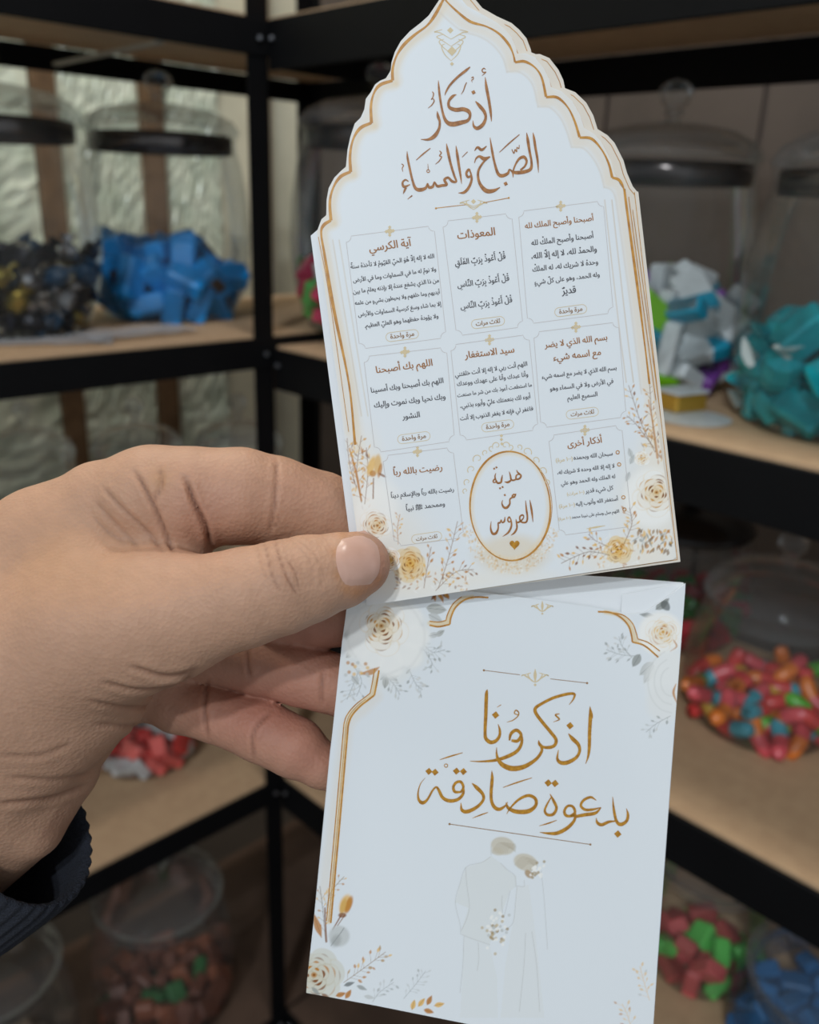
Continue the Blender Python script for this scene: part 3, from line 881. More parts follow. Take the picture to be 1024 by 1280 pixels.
L_(BODY_T, 'وله الحمد، وهو على كلّ شيءٍ', ZC, (280, 474), (613, 433))
L_(BODY_T, 'قديرٌ', ZC, (420, 524), (492, 515))
L_(PILL, 'مرة واحدة', ZC, (407, 624), (525, 608))
L_(HEAD, 'بسم الله الذي لا يضر', ZC, (332, 798), (652, 757))
L_(HEAD, 'مع اسمه شيء', ZC, (377, 864), (620, 834))
L_(BODY_T, 'بسم الله الذي لا يضر مع اسمه شيء', ZE, (217, 277), (568, 234))
L_(BODY_T, 'في الأرض ولا في السماء وهو', ZE, (255, 334), (553, 297))
L_(BODY_T, 'السميع العليم', ZE, (337, 377), (478, 358))
L_(PILL, 'ثلاث مرات', ZE, (353, 454), (463, 440))
L_(HEAD, 'أذكار أخرى', ZE, (338, 599), (500, 577))
L_(BODY_T, 'سبحان الله وبحمده', ZE, (367, 658), (550, 637))
L_(MUTE, ')٠٠١ مرة(', ZE, (283, 670), (362, 660))
L_(BODY_T, 'لا إله إلا الله وحده لا شريك له،', ZE, (290, 727), (558, 694))
L_(BODY_T, 'له الملك وله الحمد وهو علي', ZE, (307, 778), (562, 744))
L_(BODY_T, 'كل شيء قدير', ZE, (422, 815), (553, 798))
L_(MUTE, ')٠٠١ مرات(', ZE, (335, 827), (416, 816))
L_(BODY_T, 'أستغفر الله وأتوب إليه', ZE, (377, 875), (575, 849))
L_(MUTE, ')٠٠١ مرة(', ZE, (298, 886), (372, 876))
L_(BODY_T, 'اللهم صل وسلم على نبينا محمد', ZE, (357, 935), (580, 906))
L_(MUTE, ')٠٠١ مرة(', ZE, (295, 944), (353, 936))
L_(HEAD, 'اللهم بك أصبحنا', ZD, (163, 186), (443, 148))
L_(BODY_T, 'اللهم بك أصبحنا وبك أمسينا', ZD, (137, 284), (498, 234))
L_(BODY_T, 'وبك نحيا وبك نموت وإليك', ZD, (152, 358), (508, 314))
L_(BODY_T, 'النشور', ZD, (293, 416), (380, 405))
L_(PILL, 'مرة واحدة', ZD, (292, 525), (410, 509))
L_(HEAD, 'سيد الاستغفار', ZD, (605, 112), (852, 82))
for t, l, r in (('اللهم أنت ربي لا إله إلا أنت خلقتني', (569.2, 471), (659.3, 457)), ('وأنا عبدك وأنا على عهدك ووعدك', (571.7, 482.5), (660.3, 470.3)), ('ما استطعت أعوذ بك من شر ما صنعت', (572, 496.5), (665, 483)),
                ('أبوء لك بنعمتك عليّ وأبوء بذنبي،', (575.7, 510), (663.3, 497.7)), ('فاغفر لي فإنه لا يغفر الذنوب إلا أنت', (575.7, 525.5), (666.5, 512.8))):
    BODY_T.append((t, l, r))
L_(PILL, 'مرة واحدة', ZD, (712, 466), (828, 450))
L_(HEAD, 'رضيت بالله رباً', ZD, (250, 697), (492, 670))
L_(BODY_T, 'رضيت بالله رباً وبالإسلام ديناً', ZD, (237, 810), (550, 776))
L_(BODY_T, 'وممحمد ﷺ نبياً', ZD, (313, 874), (505, 849))
L_(PILL, 'ثلاث مرات', ZD, (362, 1024), (468, 1009))
load_glyphs([t for t, _, _ in HEAD + BODY_T + PILL + MUTE])

# ------------------------------------------------------------------ the arched prayer cards
LEFT = [(396.5, 290), (397.5, 286), (402, 274), (408, 269), (408.3, 250), (411, 235), (418, 222), (427, 213), (432.5, 208.5), (434.5, 187), (438, 171), (443.5, 154.5), (451, 147), (455.5, 136.7), (457.5, 123.5), (463.5, 115.5), (469, 105.5), (475.5, 100.8), (482.5, 98), (488.5, 88), (489.5, 78), (493.7, 65), (501, 51.5), (512.5, 39), (526, 28.5), (536, 19.5), (548.4, 1), (556, -13)]
RIGHT = [(571, -8), (584, 7.5), (602, 17.5), (621, 28), (631, 36.5), (640, 47), (645.6, 61), (646.5, 67), (657, 66.5), (669, 71.5), (680.5, 86), (686.8, 99), (689, 109), (702, 114), (716, 127), (725, 143), (730.5, 160), (743, 167.5), (752, 177), (763.5, 199), (768, 214.5), (775.5, 231.5), (781, 238)]
FRONT = LEFT + RIGHT + [(845.5, 696), (842, 699.5), (458.5, 757)]
BACK_R = [(p[0] + 7, p[1] - 3.5) for p in LEFT[:-1]] + [(566, -14)] + [(p[0] + 6.5, p[1] - 3) for p in RIGHT[:3]] + [(p[0] + 6.5, p[1] - 5) for p in RIGHT[3:]] + [(789, 233), (847, 697), (462, 754)]
GOLD_L = [(552, 4), (543.5, 19.5), (533.8, 32.2), (518, 44), (504.5, 56.6), (495.7, 70.3), (491, 86), (490.8, 100.6)], [(490.8, 100.8), (475, 106.4), (467.3, 117.2), (463.8, 132.8), (464.4, 154)], [(464.4, 153.6), (450.3, 160.4), (441.5, 174.5), (437.7, 193.8), (438.4, 215)], [(438.4, 214.6), (425.7, 221), (417, 234), (412.5, 251.8), (413.7, 275.6)], [(413.7, 275.4), (404.6, 281.7), (401.6, 292), (406, 320), (418, 390), (436.3, 480), (444, 556)]
GOLD_R = [(552, 4), (556, -3), (558.5, 2), (572.8, 15.6), (588.4, 27.3), (608, 33.2), (623.6, 42), (635.3, 54.7), (641, 66), (644, 78)], [(644, 78), (655.9, 77), (668.7, 84.4), (677.3, 97.3), (682.7, 121)], [(682.7, 121.5), (696.7, 122), (709.6, 133.9), (718.2, 151), (724.6, 171.5)], [(724.6, 172), (739.6, 173.6), (752.5, 187.6), (761, 204.7), (765.4, 222)], [(765.4, 222), (774, 225.2), (779.4, 234.8), (783, 258), (796, 352), (806, 430), (812, 480)]

card = empty('prayer_card', (0, 0, 0), 0, 'topmost arched white prayer card with scalloped gold edge, held over the envelope', 'card')
card.matrix_world = CARD.matrix()
T = 0.00034
solid(CARD, FRONT, -T, 0.0, 'card_stock', m_paper, card)
pt = Painter(CARD, FRONT, 0.00021, PAPER)
for seg in GOLD_L + GOLD_R:
    pt.stroke(seg, CREAM, 22, a=.62, soft=8)
for seg in GOLD_L: pt.stroke([(x + 4, y + 4) for x, y in seg], lin((225, 205, 170)), 6, a=.45, soft=6)
for seg in GOLD_R: pt.stroke([(x - 10, y + 12) for x, y in seg], lin((214, 204, 192)), 1.6, a=.7, soft=2); pt.stroke([(x - 5, y + 7) for x, y in seg], CREAM, 9, a=.5, soft=5)
pt.stroke([(400, 292), (436, 540)], CREAM, 10, a=.7, soft=4)
for q in (416, 424): pt.stroke([(q, 300), (q + 36, 520)], lin((200, 176, 140)), 1.2, a=.5, soft=1.2)
for d0, w in ((-18, 1.2), (-27, 1.0)): pt.stroke([(783 + d0, 250), (800 + d0, 400), (810 + d0, 478)], lin((196, 164, 120)), w, a=.6, soft=1.2)
pt.stroke([(790, 300), (822, 560)], CREAM, 16, a=.6, soft=5)
# frame glow around the oval and the lace under it
pt.blob(640, 693, 44, 24, 0, lin((224, 200, 158)), .5, .35)
g = random.Random(4)
for i in range(420):
    a = g.uniform(.35, 2.8); r = g.uniform(1.0, 1.32)
    x, y = 637.8 + 50 * r * math.cos(a), 632.5 + 66 * r * math.sin(a) * 0.98
    pt.blob(x, y, g.uniform(.5, 1.7), g.uniform(.5, 1.7), 0, (GOLDL, lin((206, 160, 92)), WHITE)[g.randrange(3)], .4, .5)
pt.stroke([(637.8 + 48.5 * math.cos(a), 632.5 + 66.5 * math.sin(a)) for a in np.linspace(0, 6.2832, 40)], WARM, 5, a=.55, soft=5, smooth=False)
# florals, lower left
for x, y, rx, ry, a in ((470, 690, 60, 60, .5), (540, 730, 70, 22, .45), (455, 600, 22, 60, .45), (820, 640, 46, 70, .5), (780, 700, 60, 22, .5), (826, 560, 22, 70, .5), (640, 722, 60, 12, .3)):
    pt.blob(x, y, rx, ry, 0, lin((240, 228, 208)), a, .6)
for i in range(46):
    pt.leaf(g.uniform(436, 462), g.uniform(560, 640), g.uniform(4, 9), g.uniform(1.5, 3), g.uniform(-2.4, -.7), (GOLD, GOLDL, GOLDD, WARM)[g.randrange(4)], .6)
for i in range(50):
    pt.leaf(g.uniform(804, 832), g.uniform(500, 582), g.uniform(4, 9), g.uniform(1.5, 3), g.uniform(-2.4, -.7), (GOLD, GOLDL, GOLDD, WARM)[g.randrange(4)], .55)
pt.blob(470, 640, 26, 40, .2, WHITE, .8, .4)
pt.rose(468, 655, 20, 2, WHITE, WARM, GOLD, GOLDD, .9, (.2, .1), 1.6)
for p, n, sd in ((((452, 628), (446, 590), (452, 545)), 12, 1), (((446, 610), (437, 580), (434, 548)), 9, 2), (((456, 630), (460, 590), (458, 560)), 8, 3)):
    pt.sprig(p, n, 4.5, GOLDD, [GOLD, GOLDL, lin((214, 160, 80))], sd)
pt.stroke([(437, 560, 1), (445, 590, 3), (452, 626, 2)], GOLD, a=.8, soft=1.2)
pt.stroke([(467, 598, 1.4), (466.5, 623, 1.6)], GOLDD, a=.8, soft=.9)
for x, y, rx, ry, an, c in ((468, 582, 9, 13, .25, WARM), (464, 583, 4, 12, .3, GOLDL), (472, 580, 4, 12, .1, lin((220, 176, 104))), (475, 588, 2.5, 9, .2, GOLD), (466, 592, 4, 4, 0, GOLD), (478, 594, 5, 1.4, .5, GOLDD)):
    pt.blob(x, y, rx, ry, an, c, .75, .3)
pt.sprig(((498, 680), (497, 660), (500, 643)), 9, 3.5, GOLD, [GOLDL, GOLD], 6)
pt.rose(511, 706, 21, 5, lin((232, 214, 182)), GOLDL, GOLD, GOLDD, 1.05, (.1, -.1), 1.6)
pt.rose(487, 700, 15, 6, WHITE, GOLDL, GOLD, GOLDD, 1.1, (0, 0), 1.5)
pt.sprig(((548, 735), (560, 700), (572, 652)), 16, 5.2, lin((140, 92, 36)), [GOLDL, lin((214, 156, 72)), GOLD], 8)
pt.sprig(((545, 738), (570, 715), (592, 712)), 12, 5, lin((136, 90, 36)), [GOLD, GOLDL, GOLDD], 9)
pt.sprig(((530, 735), (534, 710), (539, 684)), 7, 5, GOLDD, [GOLD, GOLDL], 10, spread=.6)
for i in range(60):
    pt.leaf(g.uniform(492, 590), g.uniform(715, 738), g.uniform(3, 8), g.uniform(1.5, 3), g.uniform(0, 6.28), (GOLD, GOLDL, WHITE, GOLDD)[g.randrange(4)], .55)
# florals, right
for p, n, sd, sz in ((((819, 565), (802, 530), (786, 482)), 18, 11, 4.6), (((820, 565), (815, 520), (812, 478)), 14, 12, 4.6), (((818, 560), (795, 530), (784, 520)), 9, 13, 4.2)):
    pt.sprig(p, n, sz, lin((128, 80, 22)), [GOLD, GOLDL, lin((206, 150, 70)), GOLDD], sd)
pt.stroke([(822, 572, 3), (818, 540, 2), (811, 500, 1.5)], GOLD, a=.7, soft=1)
for x, y, an in ((788, 580, -1.2), (787, 590, 1.9), (790, 572, -1.9)): pt.leaf(x, y, 13, 6, an, GREYL, .9, GREY)
pt.rose(803, 573, 10, 14, WHITE, WARM, GOLDL, GOLD, .9)
pt.blob(814, 622, 33, 37, 0, WHITE, .95, .2)
pt.rose(817, 618, 27, 15, WHITE, WARM, lin((206, 150, 70)), GOLDD, 1.05, (.15, -.1), 1.5)
for i in range(70):
    x = g.uniform(795, 842); y = 668 + g.uniform(-8, 22)
    pt.leaf(x, y, g.uniform(4, 10), g.uniform(1.5, 3.6), g.uniform(.8, 2.6), (lin((150, 106, 46)), GREY, GREYL, GOLDL, lin((120, 84, 36)), GOLD)[g.randrange(6)], .7)
pt.rose(774, 687, 18, 16, lin((232, 212, 176)), GOLDL, GOLD, GOLDD, 1.0, (-.1, 0), 1.5)
pt.sprig(((762, 694), (735, 690), (702, 704)), 18, 5.2, lin((120, 78, 26)), [GOLD, GOLDL, GOLDD], 18)
pt.sprig(((780, 680), (790, 655), (787, 635)), 14, 5, GOLDD, [GOLD, GOLDL], 19)
pt.sprig(((762, 684), (745, 676), (736, 668)), 8, 5, GOLDD, [GOLD, GOLDL], 20)
for i in range(50):
    pt.leaf(g.uniform(745, 800), g.uniform(672, 706), g.uniform(3, 8), g.uniform(1.4, 3), g.uniform(0, 6.28), (GOLD, GOLDL, WHITE)[g.randrange(3)], .5)
pt.build('printed_face', m_print, card, 0.00002)

ZI = 0.00004
ink = Ink(CARD, ZI)
for seg in GOLD_L:
    ink.ribbon([(x, y, 3.3 + .9 * math.sin(i * 2.1)) for i, (x, y) in enumerate(seg)])
for seg in GOLD_R: ink.ribbon([(x, y, 2.7 + .8 * math.sin(i * 2.1)) for i, (x, y) in enumerate(seg)])
ink.ribbon([(398, 296, .8), (412, 372, .9), (436, 540, .8)]); ink.ribbon([(786, 246, 1), (799, 345, 1), (820, 500, 1)]); ink.ribbon([(791, 262, .7), (806, 370, .8), (826, 520, .7)])
ink.build('gold_border', m_line_gold, card)

# calligraphic title, traced stroke by stroke
Z4 = ((490, 80), 5.12)
ink = Ink(CARD, ZI + 6e-5)
def S4(*p): ink.ribbon([(a, b, w * 1.22) for a, b, w in p], Z4[1], Z4[0])
S4((597, 85, 3), (605, 150, 15), (620, 230, 15), (632, 310, 13), (637, 368, 3))
S4((600, 36, 3), (588, 28, 5), (577, 40, 6), (584, 54, 6), (602, 52, 4), (590, 64, 4), (576, 76, 2))
ink.diamond(522, 182, 15, Z4[1], Z4[0], .3)
S4((508, 90, 4), (520, 84, 5), (520, 98, 5), (510, 104, 4), (514, 118, 2))
S4((478, 118, 4), (468, 140, 6), (458, 170, 5), (443, 196, 2))
S4((535, 240, 5), (560, 268, 17), (590, 305, 17), (600, 345, 14), (582, 388, 18), (548, 412, 18), (524, 398, 12), (518, 362, 2))
S4((500, 20, 6), (470, 45, 13), (420, 85, 12), (372, 135, 11), (348, 175, 8), (338, 202, 2))
S4((412, 196, 3), (388, 208, 14), (364, 240, 13), (368, 278, 16), (410, 294, 20), (455, 290, 20), (490, 304, 20), (500, 332, 14), (485, 362, 16), (440, 376, 22), (385, 386, 24), (348, 368, 18), (326, 315, 12), (308, 220, 12), (300, 150, 10), (297, 105, 2))
S4((290, 303, 3), (295, 335, 15), (306, 372, 12), (300, 418, 14), (272, 462, 20), (232, 484, 12), (185, 483, 2))
S4((258, 178, 4), (266, 190, 6), (262, 212, 5), (252, 228, 4), (262, 222, 4), (270, 238, 6), (256, 262, 5), (232, 283, 2))
S4((903, 440, 3), (910, 480, 13), (920, 545, 13), (932, 615, 12), (938, 696, 2))
S4((862, 440, 3), (870, 490, 15), (881, 560, 13), (893, 625, 12), (888, 672, 16), (850, 690, 18), (800, 696, 18), (768, 690, 12))
S4((772, 694, 8), (790, 645, 9), (815, 607, 13), (845, 596, 16), (862, 622, 12), (850, 655, 10), (822, 680, 10))
S4((776, 726, 3), (772, 694, 10), (752, 676, 8), (742, 700, 14), (705, 716, 18), (678, 700, 16), (656, 630, 12), (640, 550, 12), (628, 472, 3))
ink.diamond(728, 767, 15, Z4[1], Z4[0], .3)
S4((688, 566, 3), (750, 508, 7), (816, 452, 4)); S4((767, 546, 4), (780, 572, 6), (788, 548, 5), (798, 562, 6), (800, 534, 4), (812, 542, 5), (815, 518, 3))
S4((528, 634, 3), (538, 606, 8), (560, 592, 12), (592, 608, 20), (628, 594, 6)); S4((626, 596, 5), (585, 630, 10), (552, 690, 12), (560, 760, 15), (600, 810, 22), (648, 812, 18), (692, 790, 3))
S4((528, 556, 3), (548, 534, 12), (575, 550, 14), (606, 526, 4)); S4((449, 597, 3), (484, 562, 4))
S4((505, 700, 6), (492, 676, 12), (476, 700, 12), (486, 724, 12), (504, 718, 10)); S4((504, 694, 8), (510, 740, 12), (492, 790, 14), (462, 822, 14), (424, 826, 2))
S4((410, 524, 3), (418, 580, 14), (430, 660, 13), (440, 720, 10), (446, 768, 2))
S4((349, 510, 3), (358, 560, 14), (376, 640, 13), (398, 712, 12), (412, 752, 10), (386, 752, 14), (360, 728, 12), (336, 742, 14), (350, 772, 14), (320, 778, 14), (290, 782, 14), (272, 756, 7), (262, 784, 14), (238, 790, 14), (228, 766, 7), (216, 794, 14), (180, 806, 20), (150, 794, 16), (130, 740, 12), (112, 660, 12), (100, 600, 11), (97, 558, 2))
S4((106, 752, 5), (86, 742, 9), (68, 760, 10), (78, 786, 14), (116, 772, 4)); S4((90, 790, 12), (80, 812, 10), (72, 832, 2))
S4((100, 866, 2), (130, 842, 7)); S4((62, 640, 5), (74, 650, 5), (66, 668, 5), (70, 690, 2)); S4((155, 616, 3), (200, 576, 7), (246, 540, 4))
S4((304, 556, 4), (316, 570, 6), (304, 588, 5), (318, 596, 6), (300, 624, 5), (278, 642, 2)); ink.ring(232, 686, 9, 5, Z4[1], Z4[0], n=14); S4((230, 640, 2), (232, 676, 4))
# the gift wording in the oval
Z7 = ((560, 540), 6.4)
def S7(*p): ink.ribbon([(a, b, w * 1.4) for a, b, w in p], Z7[1], Z7[0])
S7((548, 303, 3), (560, 325, 9), (584, 348, 10), (572, 372, 10), (546, 376, 9), (548, 346, 8), (574, 336, 5)); S7((548, 376, 9), (525, 386, 10), (506, 380, 10), (500, 350, 9), (490, 316, 3)); S7((508, 384, 9), (480, 402, 12), (452, 398, 3))
S7((436, 343, 3), (430, 375, 10), (424, 402, 11), (400, 408, 11), (388, 395, 9), (376, 358, 8), (384, 328, 3)); S7((392, 398, 9), (376, 376, 8), (362, 392, 8), (368, 404, 7), (390, 398, 6))
for x, y in ((370, 293), (388, 283), (417, 450), (437, 440), (455, 504)): ink.diamond(x, y, 10, Z7[1], Z7[0], .3)
S7((544, 493, 6), (530, 520, 10), (514, 514, 9), (528, 498, 8), (544, 508, 6)); S7((516, 522, 9), (496, 538, 8), (494, 575, 10), (470, 605, 14), (445, 600, 12), (432, 570, 7), (438, 543, 2))
S7((655, 543, 3), (665, 600, 11), (674, 660, 10), (680, 720, 2)); S7((621, 547, 3), (628, 620, 10), (636, 680, 10), (628, 718, 10), (600, 724, 10), (578, 708, 9), (576, 676, 9), (598, 664, 9), (606, 684, 6), (580, 714, 10), (552, 722, 9), (544, 696, 3))
S7((546, 712, 8), (552, 765, 10), (532, 805, 11), (503, 827, 2)); S7((504, 700, 6), (490, 680, 9), (478, 702, 8), (490, 720, 8), (505, 708, 6)); S7((504, 700, 8), (508, 750, 10), (484, 802, 11), (438, 836, 2))
S7((456, 678, 3), (452, 712, 10), (434, 724, 8), (426, 702, 5), (416, 726, 9), (402, 728, 8), (402, 770, 9), (385, 808, 14), (358, 812, 14), (342, 770, 9), (346, 713, 2))
ink.build('title_lettering', m_ink_brown, card)
ink = Ink(CARD, ZI + 6e-5)
hp = []
for a in np.linspace(0, 6.283, 28, endpoint=False):
    hp.append((533 + 2.5 * 16 * math.sin(a) ** 3, 900 - 2.6 * (13 * math.cos(a) - 5 * math.cos(2 * a) - 2 * math.cos(3 * a) - math.cos(4 * a))))
ink.poly(hp, Z7[1], Z7[0]); ink.build('gold_heart', m_ink_gold, card)
ink = Ink(CARD, ZI)
for a in (0,):
    ink.ribbon([(637.8 + (50.2 + .4 * math.sin(3 * t)) * math.cos(t) + 1.5 * math.sin(t), 632.5 + 68.2 * math.sin(t), 2.0 + .5 * math.sin(2 * t)) for t in np.linspace(0, 6.2832, 70)], smooth=False)
    ink.ribbon([(639.3 + 50.8 * math.cos(t), 634 + 66.5 * math.sin(t), .8) for t in np.linspace(-1.2, 1.9, 40)], smooth=False)
ink.build('oval_frame', m_line_gold, card)
ink = Ink(CARD, ZI)
def scroll(x, y, r, a0, s, w=7):
    ink.ribbon([(x + r * (1 - t * .75) * math.cos(a0 + s * t * 5.2), y + r * (1 - t * .75) * math.sin(a0 + s * t * 5.2), w * (1 - .4 * t)) for t in np.linspace(0, 1, 14)], Z7[1], Z7[0])
for x, y, r, a0, sgn in ((240, 215, 42, 2.6, 1), (390, 110, 34, 3.0, 1), (350, 130, 26, 1.5, 1), (460, 108, 34, 0, -1), (500, 120, 26, 1.6, -1), (300, 165, 26, 2.2, 1), (190, 300, 36, 2.4, 1), (155, 400, 30, 2.2, 1), (140, 470, 24, 2, 1), (630, 160, 42, .5, -1), (570, 120, 26, 1, -1), (700, 225, 32, .6, -1), (755, 310, 36, .6, -1), (790, 400, 26, .8, -1)):
    scroll(x, y, r, a0, sgn)
for x, y in ((428, 30), (428, 60), (432, 95)): ink.diamond(x, y, 14, Z7[1], Z7[0])
ink.build('frame_scrollwork', m_line_soft, card)

# ruled boxes, rings and ornaments
BOXES = [((432, 296), (542.5, 282), (558, 422), (450, 436.5)), ((553, 277), (639.5, 266.5), (654, 408.5), (571, 420)), ((648, 264.5), (754, 251), (767, 391), (660, 405)), ((454.5, 446), (558, 434), (568.5, 551), (469, 566)), ((563, 431.5), (661, 418), (673, 537), (576, 551)), ((667, 415.5), (773, 402.5), (783, 521), (676.5, 535)), ((478, 570), (566, 559), (580, 672), (494, 683)), ((685.5, 544.7), (777, 531), (790, 658), (700, 669.5))]
ink = Ink(CARD, ZI)
for TL, TR, BR, BL in BOXES:
    C = [np.array(c, float) for c in (TL, TR, BR, BL)]; pts = []
    for i in range(4):
        c = C[i]; p = C[i - 1] - c; n = C[(i + 1) % 4] - c; p /= np.linalg.norm(p); n /= np.linalg.norm(n)
        for t in np.linspace(0, 1, 6):
            a = c + (p + n) * 1.0; r = 7.0
            # concave notch of radius r about the corner
            pts.append(c + p * r * math.cos(t * 1.5708) + n * r * math.sin(t * 1.5708) - (0, 0))
    pts.append(pts[0])
    ink.ribbon([(p[0], p[1], .75) for p in pts], smooth=False)
ink.build('text_box_rules', m_line_pale, card)
ink = Ink(CARD, ZI)
for t, l, r in PILL:
    l = np.array(l); r = np.array(r); e = r - l; L = np.linalg.norm(e); e /= L; n = np.array([e[1], -e[0]]); c = (l + r) / 2 + n * 2.2; R = 5.6
    pts = [c + e * (L / 2) + (e * math.cos(a) + n * math.sin(a)) * R for a in np.linspace(-1.57, 1.57, 9)] + [c - e * (L / 2) + (-e * math.cos(a) - n * math.sin(a)) * R for a in np.linspace(-1.57, 1.57, 9)]
    pts.append(pts[0]); ink.ribbon([(p[0], p[1], .7) for p in pts], smooth=False)
ink.build('count_pill_rules', m_line_soft, card)
ink = Ink(CARD, ZI)
for TL, TR, BR, BL in BOXES:
    x, y = (TL[0] + TR[0]) / 2, (TL[1] + TR[1]) / 2
    for dx, dy, r in ((0, 0, 4.6), (-4.2, .6, 2.4), (4.2, -.6, 2.4), (0, -5, 2.2), (0, 5, 2.2)): ink.diamond(x + dx, y + dy, r)
for sx in (-1, 1):
    for k in range(3): ink.ribbon([(592, 262 - k * 2, .7), (592 + sx * (6 + 3 * k), 258 - 2 * k, 1.1), (592 + sx * (9 + 4 * k), 252 + k, 1.1), (592 + sx * (5 + 4 * k), 250 + k, .6)])
    for k in range(4): ink.ribbon([(564, 76 - 9 * k, .6), (564 + sx * (8 + 2 * k), 68 - 9 * k, 1.1), (564 + sx * (12 + 3 * k), 58 - 6 * k, 1.1), (564 + sx * (8 + k), 55 - 6 * k, .6)])
ink.diamond(565, 64, 6); ink.diamond(565, 80, 2.5); ink.diamond(563, 38, 4); ink.diamond(592, 252, 3.2)
ink.ribbon([(733, 661, .5), (745, 659, 2.5), (757, 657, .5)], smooth=False)
ink.build('pale_ornaments', m_line_soft, card)
ink = Ink(CARD, ZI + 6e-5)
ink.ribbon([(544.5, 260.3, .9), (582, 256, .7)], smooth=False); ink.ribbon([(604, 253.5, .7), (636, 247.5, .9)], smooth=False)
ink.disc(545, 260.5, 1.2); ink.disc(636, 247.5, 1.2)
for p in ((573, 623), (580, 680), (600, 835), (605, 892)):
    q = Zp(ZE, p); ink.ring(q[0], q[1], 2.1, 1.0, n=16)
ink.build('rule_and_bullets', m_line_gold, card)
for nm, src, mt, ys in (('heading_lettering', HEAD, m_ink_brown, 1.05), ('prayer_lettering', BODY_T, m_ink_dark, 1.1), ('count_lettering', PILL, m_ink_mid, 1.05), ('bracket_lettering', MUTE, m_line_soft, 1.0)):
    ink = Ink(CARD, ZI + 6e-5)
    for t, l, r in src: write(ink, t, l, r, ys)
    ink.build(nm, mt, card)

# the cards under it
m_cream_face = pmat('cream_print', (222, 212, 198), 0.5)
def under_card(label, outline, off, rot, level, gold):
    c = empty('prayer_card', (0, 0, 0), 0, label, 'card', None)
    c.matrix_world = CARD.matrix()
    z1 = -T * level - 0.00006 * level
    _, q = solid(CARD, outline, z1 - T, z1, 'card_stock', m_paper if not gold else m_cream_face, c, off, rot, (650, 728))
    if gold:
        cen = q.mean(0); ink = Ink(CARD, z1 + 3e-5)
        for d in (1.1,):
            n = len(q); ring = []
            for i in range(n):
                t = q[(i + 1) % n] - q[i - 1]; t /= np.linalg.norm(t); nn = np.array([-t[1], t[0]])
                if (cen - q[i]) @ nn < 0: nn = -nn
                ring.append(q[i] + nn * d * 0.001)
            for i in range(len(ring) - 1):
                a, b = ring[i], ring[i + 1]; t = b - a; L = np.linalg.norm(t)
                if L < 1e-6: continue
                w = np.array([-t[1], t[0]]) / L * 0.00010
                k = len(ink.v); ink.v += [(*(a + w), ink.z), (*(a - w), ink.z), (*(b - w), ink.z), (*(b + w), ink.z)]; ink.f.append((k, k + 1, k + 2, k + 3))
        ink.build('gold_border', m_line_gold, c)
    return c
under_card('second arched prayer card, its cream edge just showing past the topmost card', BACK_R, (-0.0005, -0.0003), 0.0, 1, True)
under_card('third arched prayer card, its corner standing out farthest at the shoulder by the boxes jar', BACK_R, (0.0010, -0.0010), -0.6, 2, True)
under_card('undermost arched prayer card, its plain white edge showing on the side of the hand', [(388, 293.5)] + [(p[0] + 1.5, p[1] + 6) for p in LEFT[3:]] + [(p[0] - 2, p[1] + 8) for p in RIGHT] + [(836, 696), (448, 756)], (0, 0), 0.0, 3, False)

# ------------------------------------------------------------------ the printed envelope
env = empty('printed_envelope', (0, 0, 0), 0, 'white printed envelope with roses, gold lines and a bridal couple, below the arched card', 'envelope')
env.matrix_world = ENV.matrix()
EF = [(436, 742), (500, 738), (571, 737.5), (640, 745), (700, 753), (772, 764), (784, 768), (806, 766), (830, 750), (857, 729), (856.5, 740), (838, 980), (822, 1200), (815, 1310), (700, 1298), (585, 1280), (470, 1257), (383, 1241), (384, 1225), (399, 1090), (413, 940), (428, 800)]
EB = [(438, 744), (500, 736), (600, 737), (700, 718.5), (780, 723), (857, 729), (838, 980), (815, 1309), (585, 1279), (384, 1240), (413, 940)]
solid(ENV, EF, -0.0003, 0.0, 'front_panel', m_paper, env)
solid(ENV, EB, -0.0016, -0.0013, 'back_panel', m_paper, env)
q = [ENV.loc(*p) for p in ((777, 741), (857, 729), (815, 1309), (777, 1303))]
side = MB()
for a, b in (((856.5, 731), (815, 1309)), ((815, 1309), (384, 1240)), ((384, 1240), (437, 744))):
    a = ENV.loc(*a); b = ENV.loc(*b); side.add([(a[0], a[1], -0.0001), (b[0], b[1], -0.0001), (b[0], b[1], -0.0014), (a[0], a[1], -0.0014)], [(0, 1, 2, 3)])
side.build('glued_edge', m_paper, env)
v = [ENV.loc(*p) for p in ((777, 742), (855, 730), (845, 780), (776, 775))]
solid(ENV, [(779, 744), (856, 729.5), (846, 790), (776, 790)], -0.0008, -0.0006, 'side_flap', m_paper, env)
ep = Painter(ENV, EF, 0.00023, PAPER)
ep.stroke([(470, 870), (455, 885), (435, 905), (428, 950), (405, 1120)], CREAM, 16, a=.5, soft=8)
for i in range(26): ep.blob(g.uniform(430, 530), g.uniform(745, 850), g.uniform(10, 20), g.uniform(8, 16), g.random() * 3, lin((228, 228, 224)), .6, .6)
for seg in ([(192, 285), (180, 352), (150, 375), (122, 402), (112, 430), (88, 700), (66, 945)], [(328, 165), (352, 168), (376, 162), (380, 145), (393, 119), (416, 100), (440, 97)], [(788, 136), (818, 141), (842, 158), (852, 170), (862, 194), (865, 210), (895, 220), (928, 246)]):
    ep.stroke([(380 + x / 2.09, 700 + y / 2.09) for x, y in seg], lin((226, 200, 150)), 5.2, a=.75, soft=2.5, smooth=False)
def grey_sprig(p, n, sd, sz=5): ep.sprig(p, n, sz, GREY, [GREYL, GREY, lin((206, 204, 198))], sd, .75)
grey_sprig(((525, 800), (540, 815), (556, 812)), 12, 31); grey_sprig(((530, 812), (540, 828), (538, 835)), 8, 32); grey_sprig(((512, 838), (520, 855), (528, 862)), 12, 33)
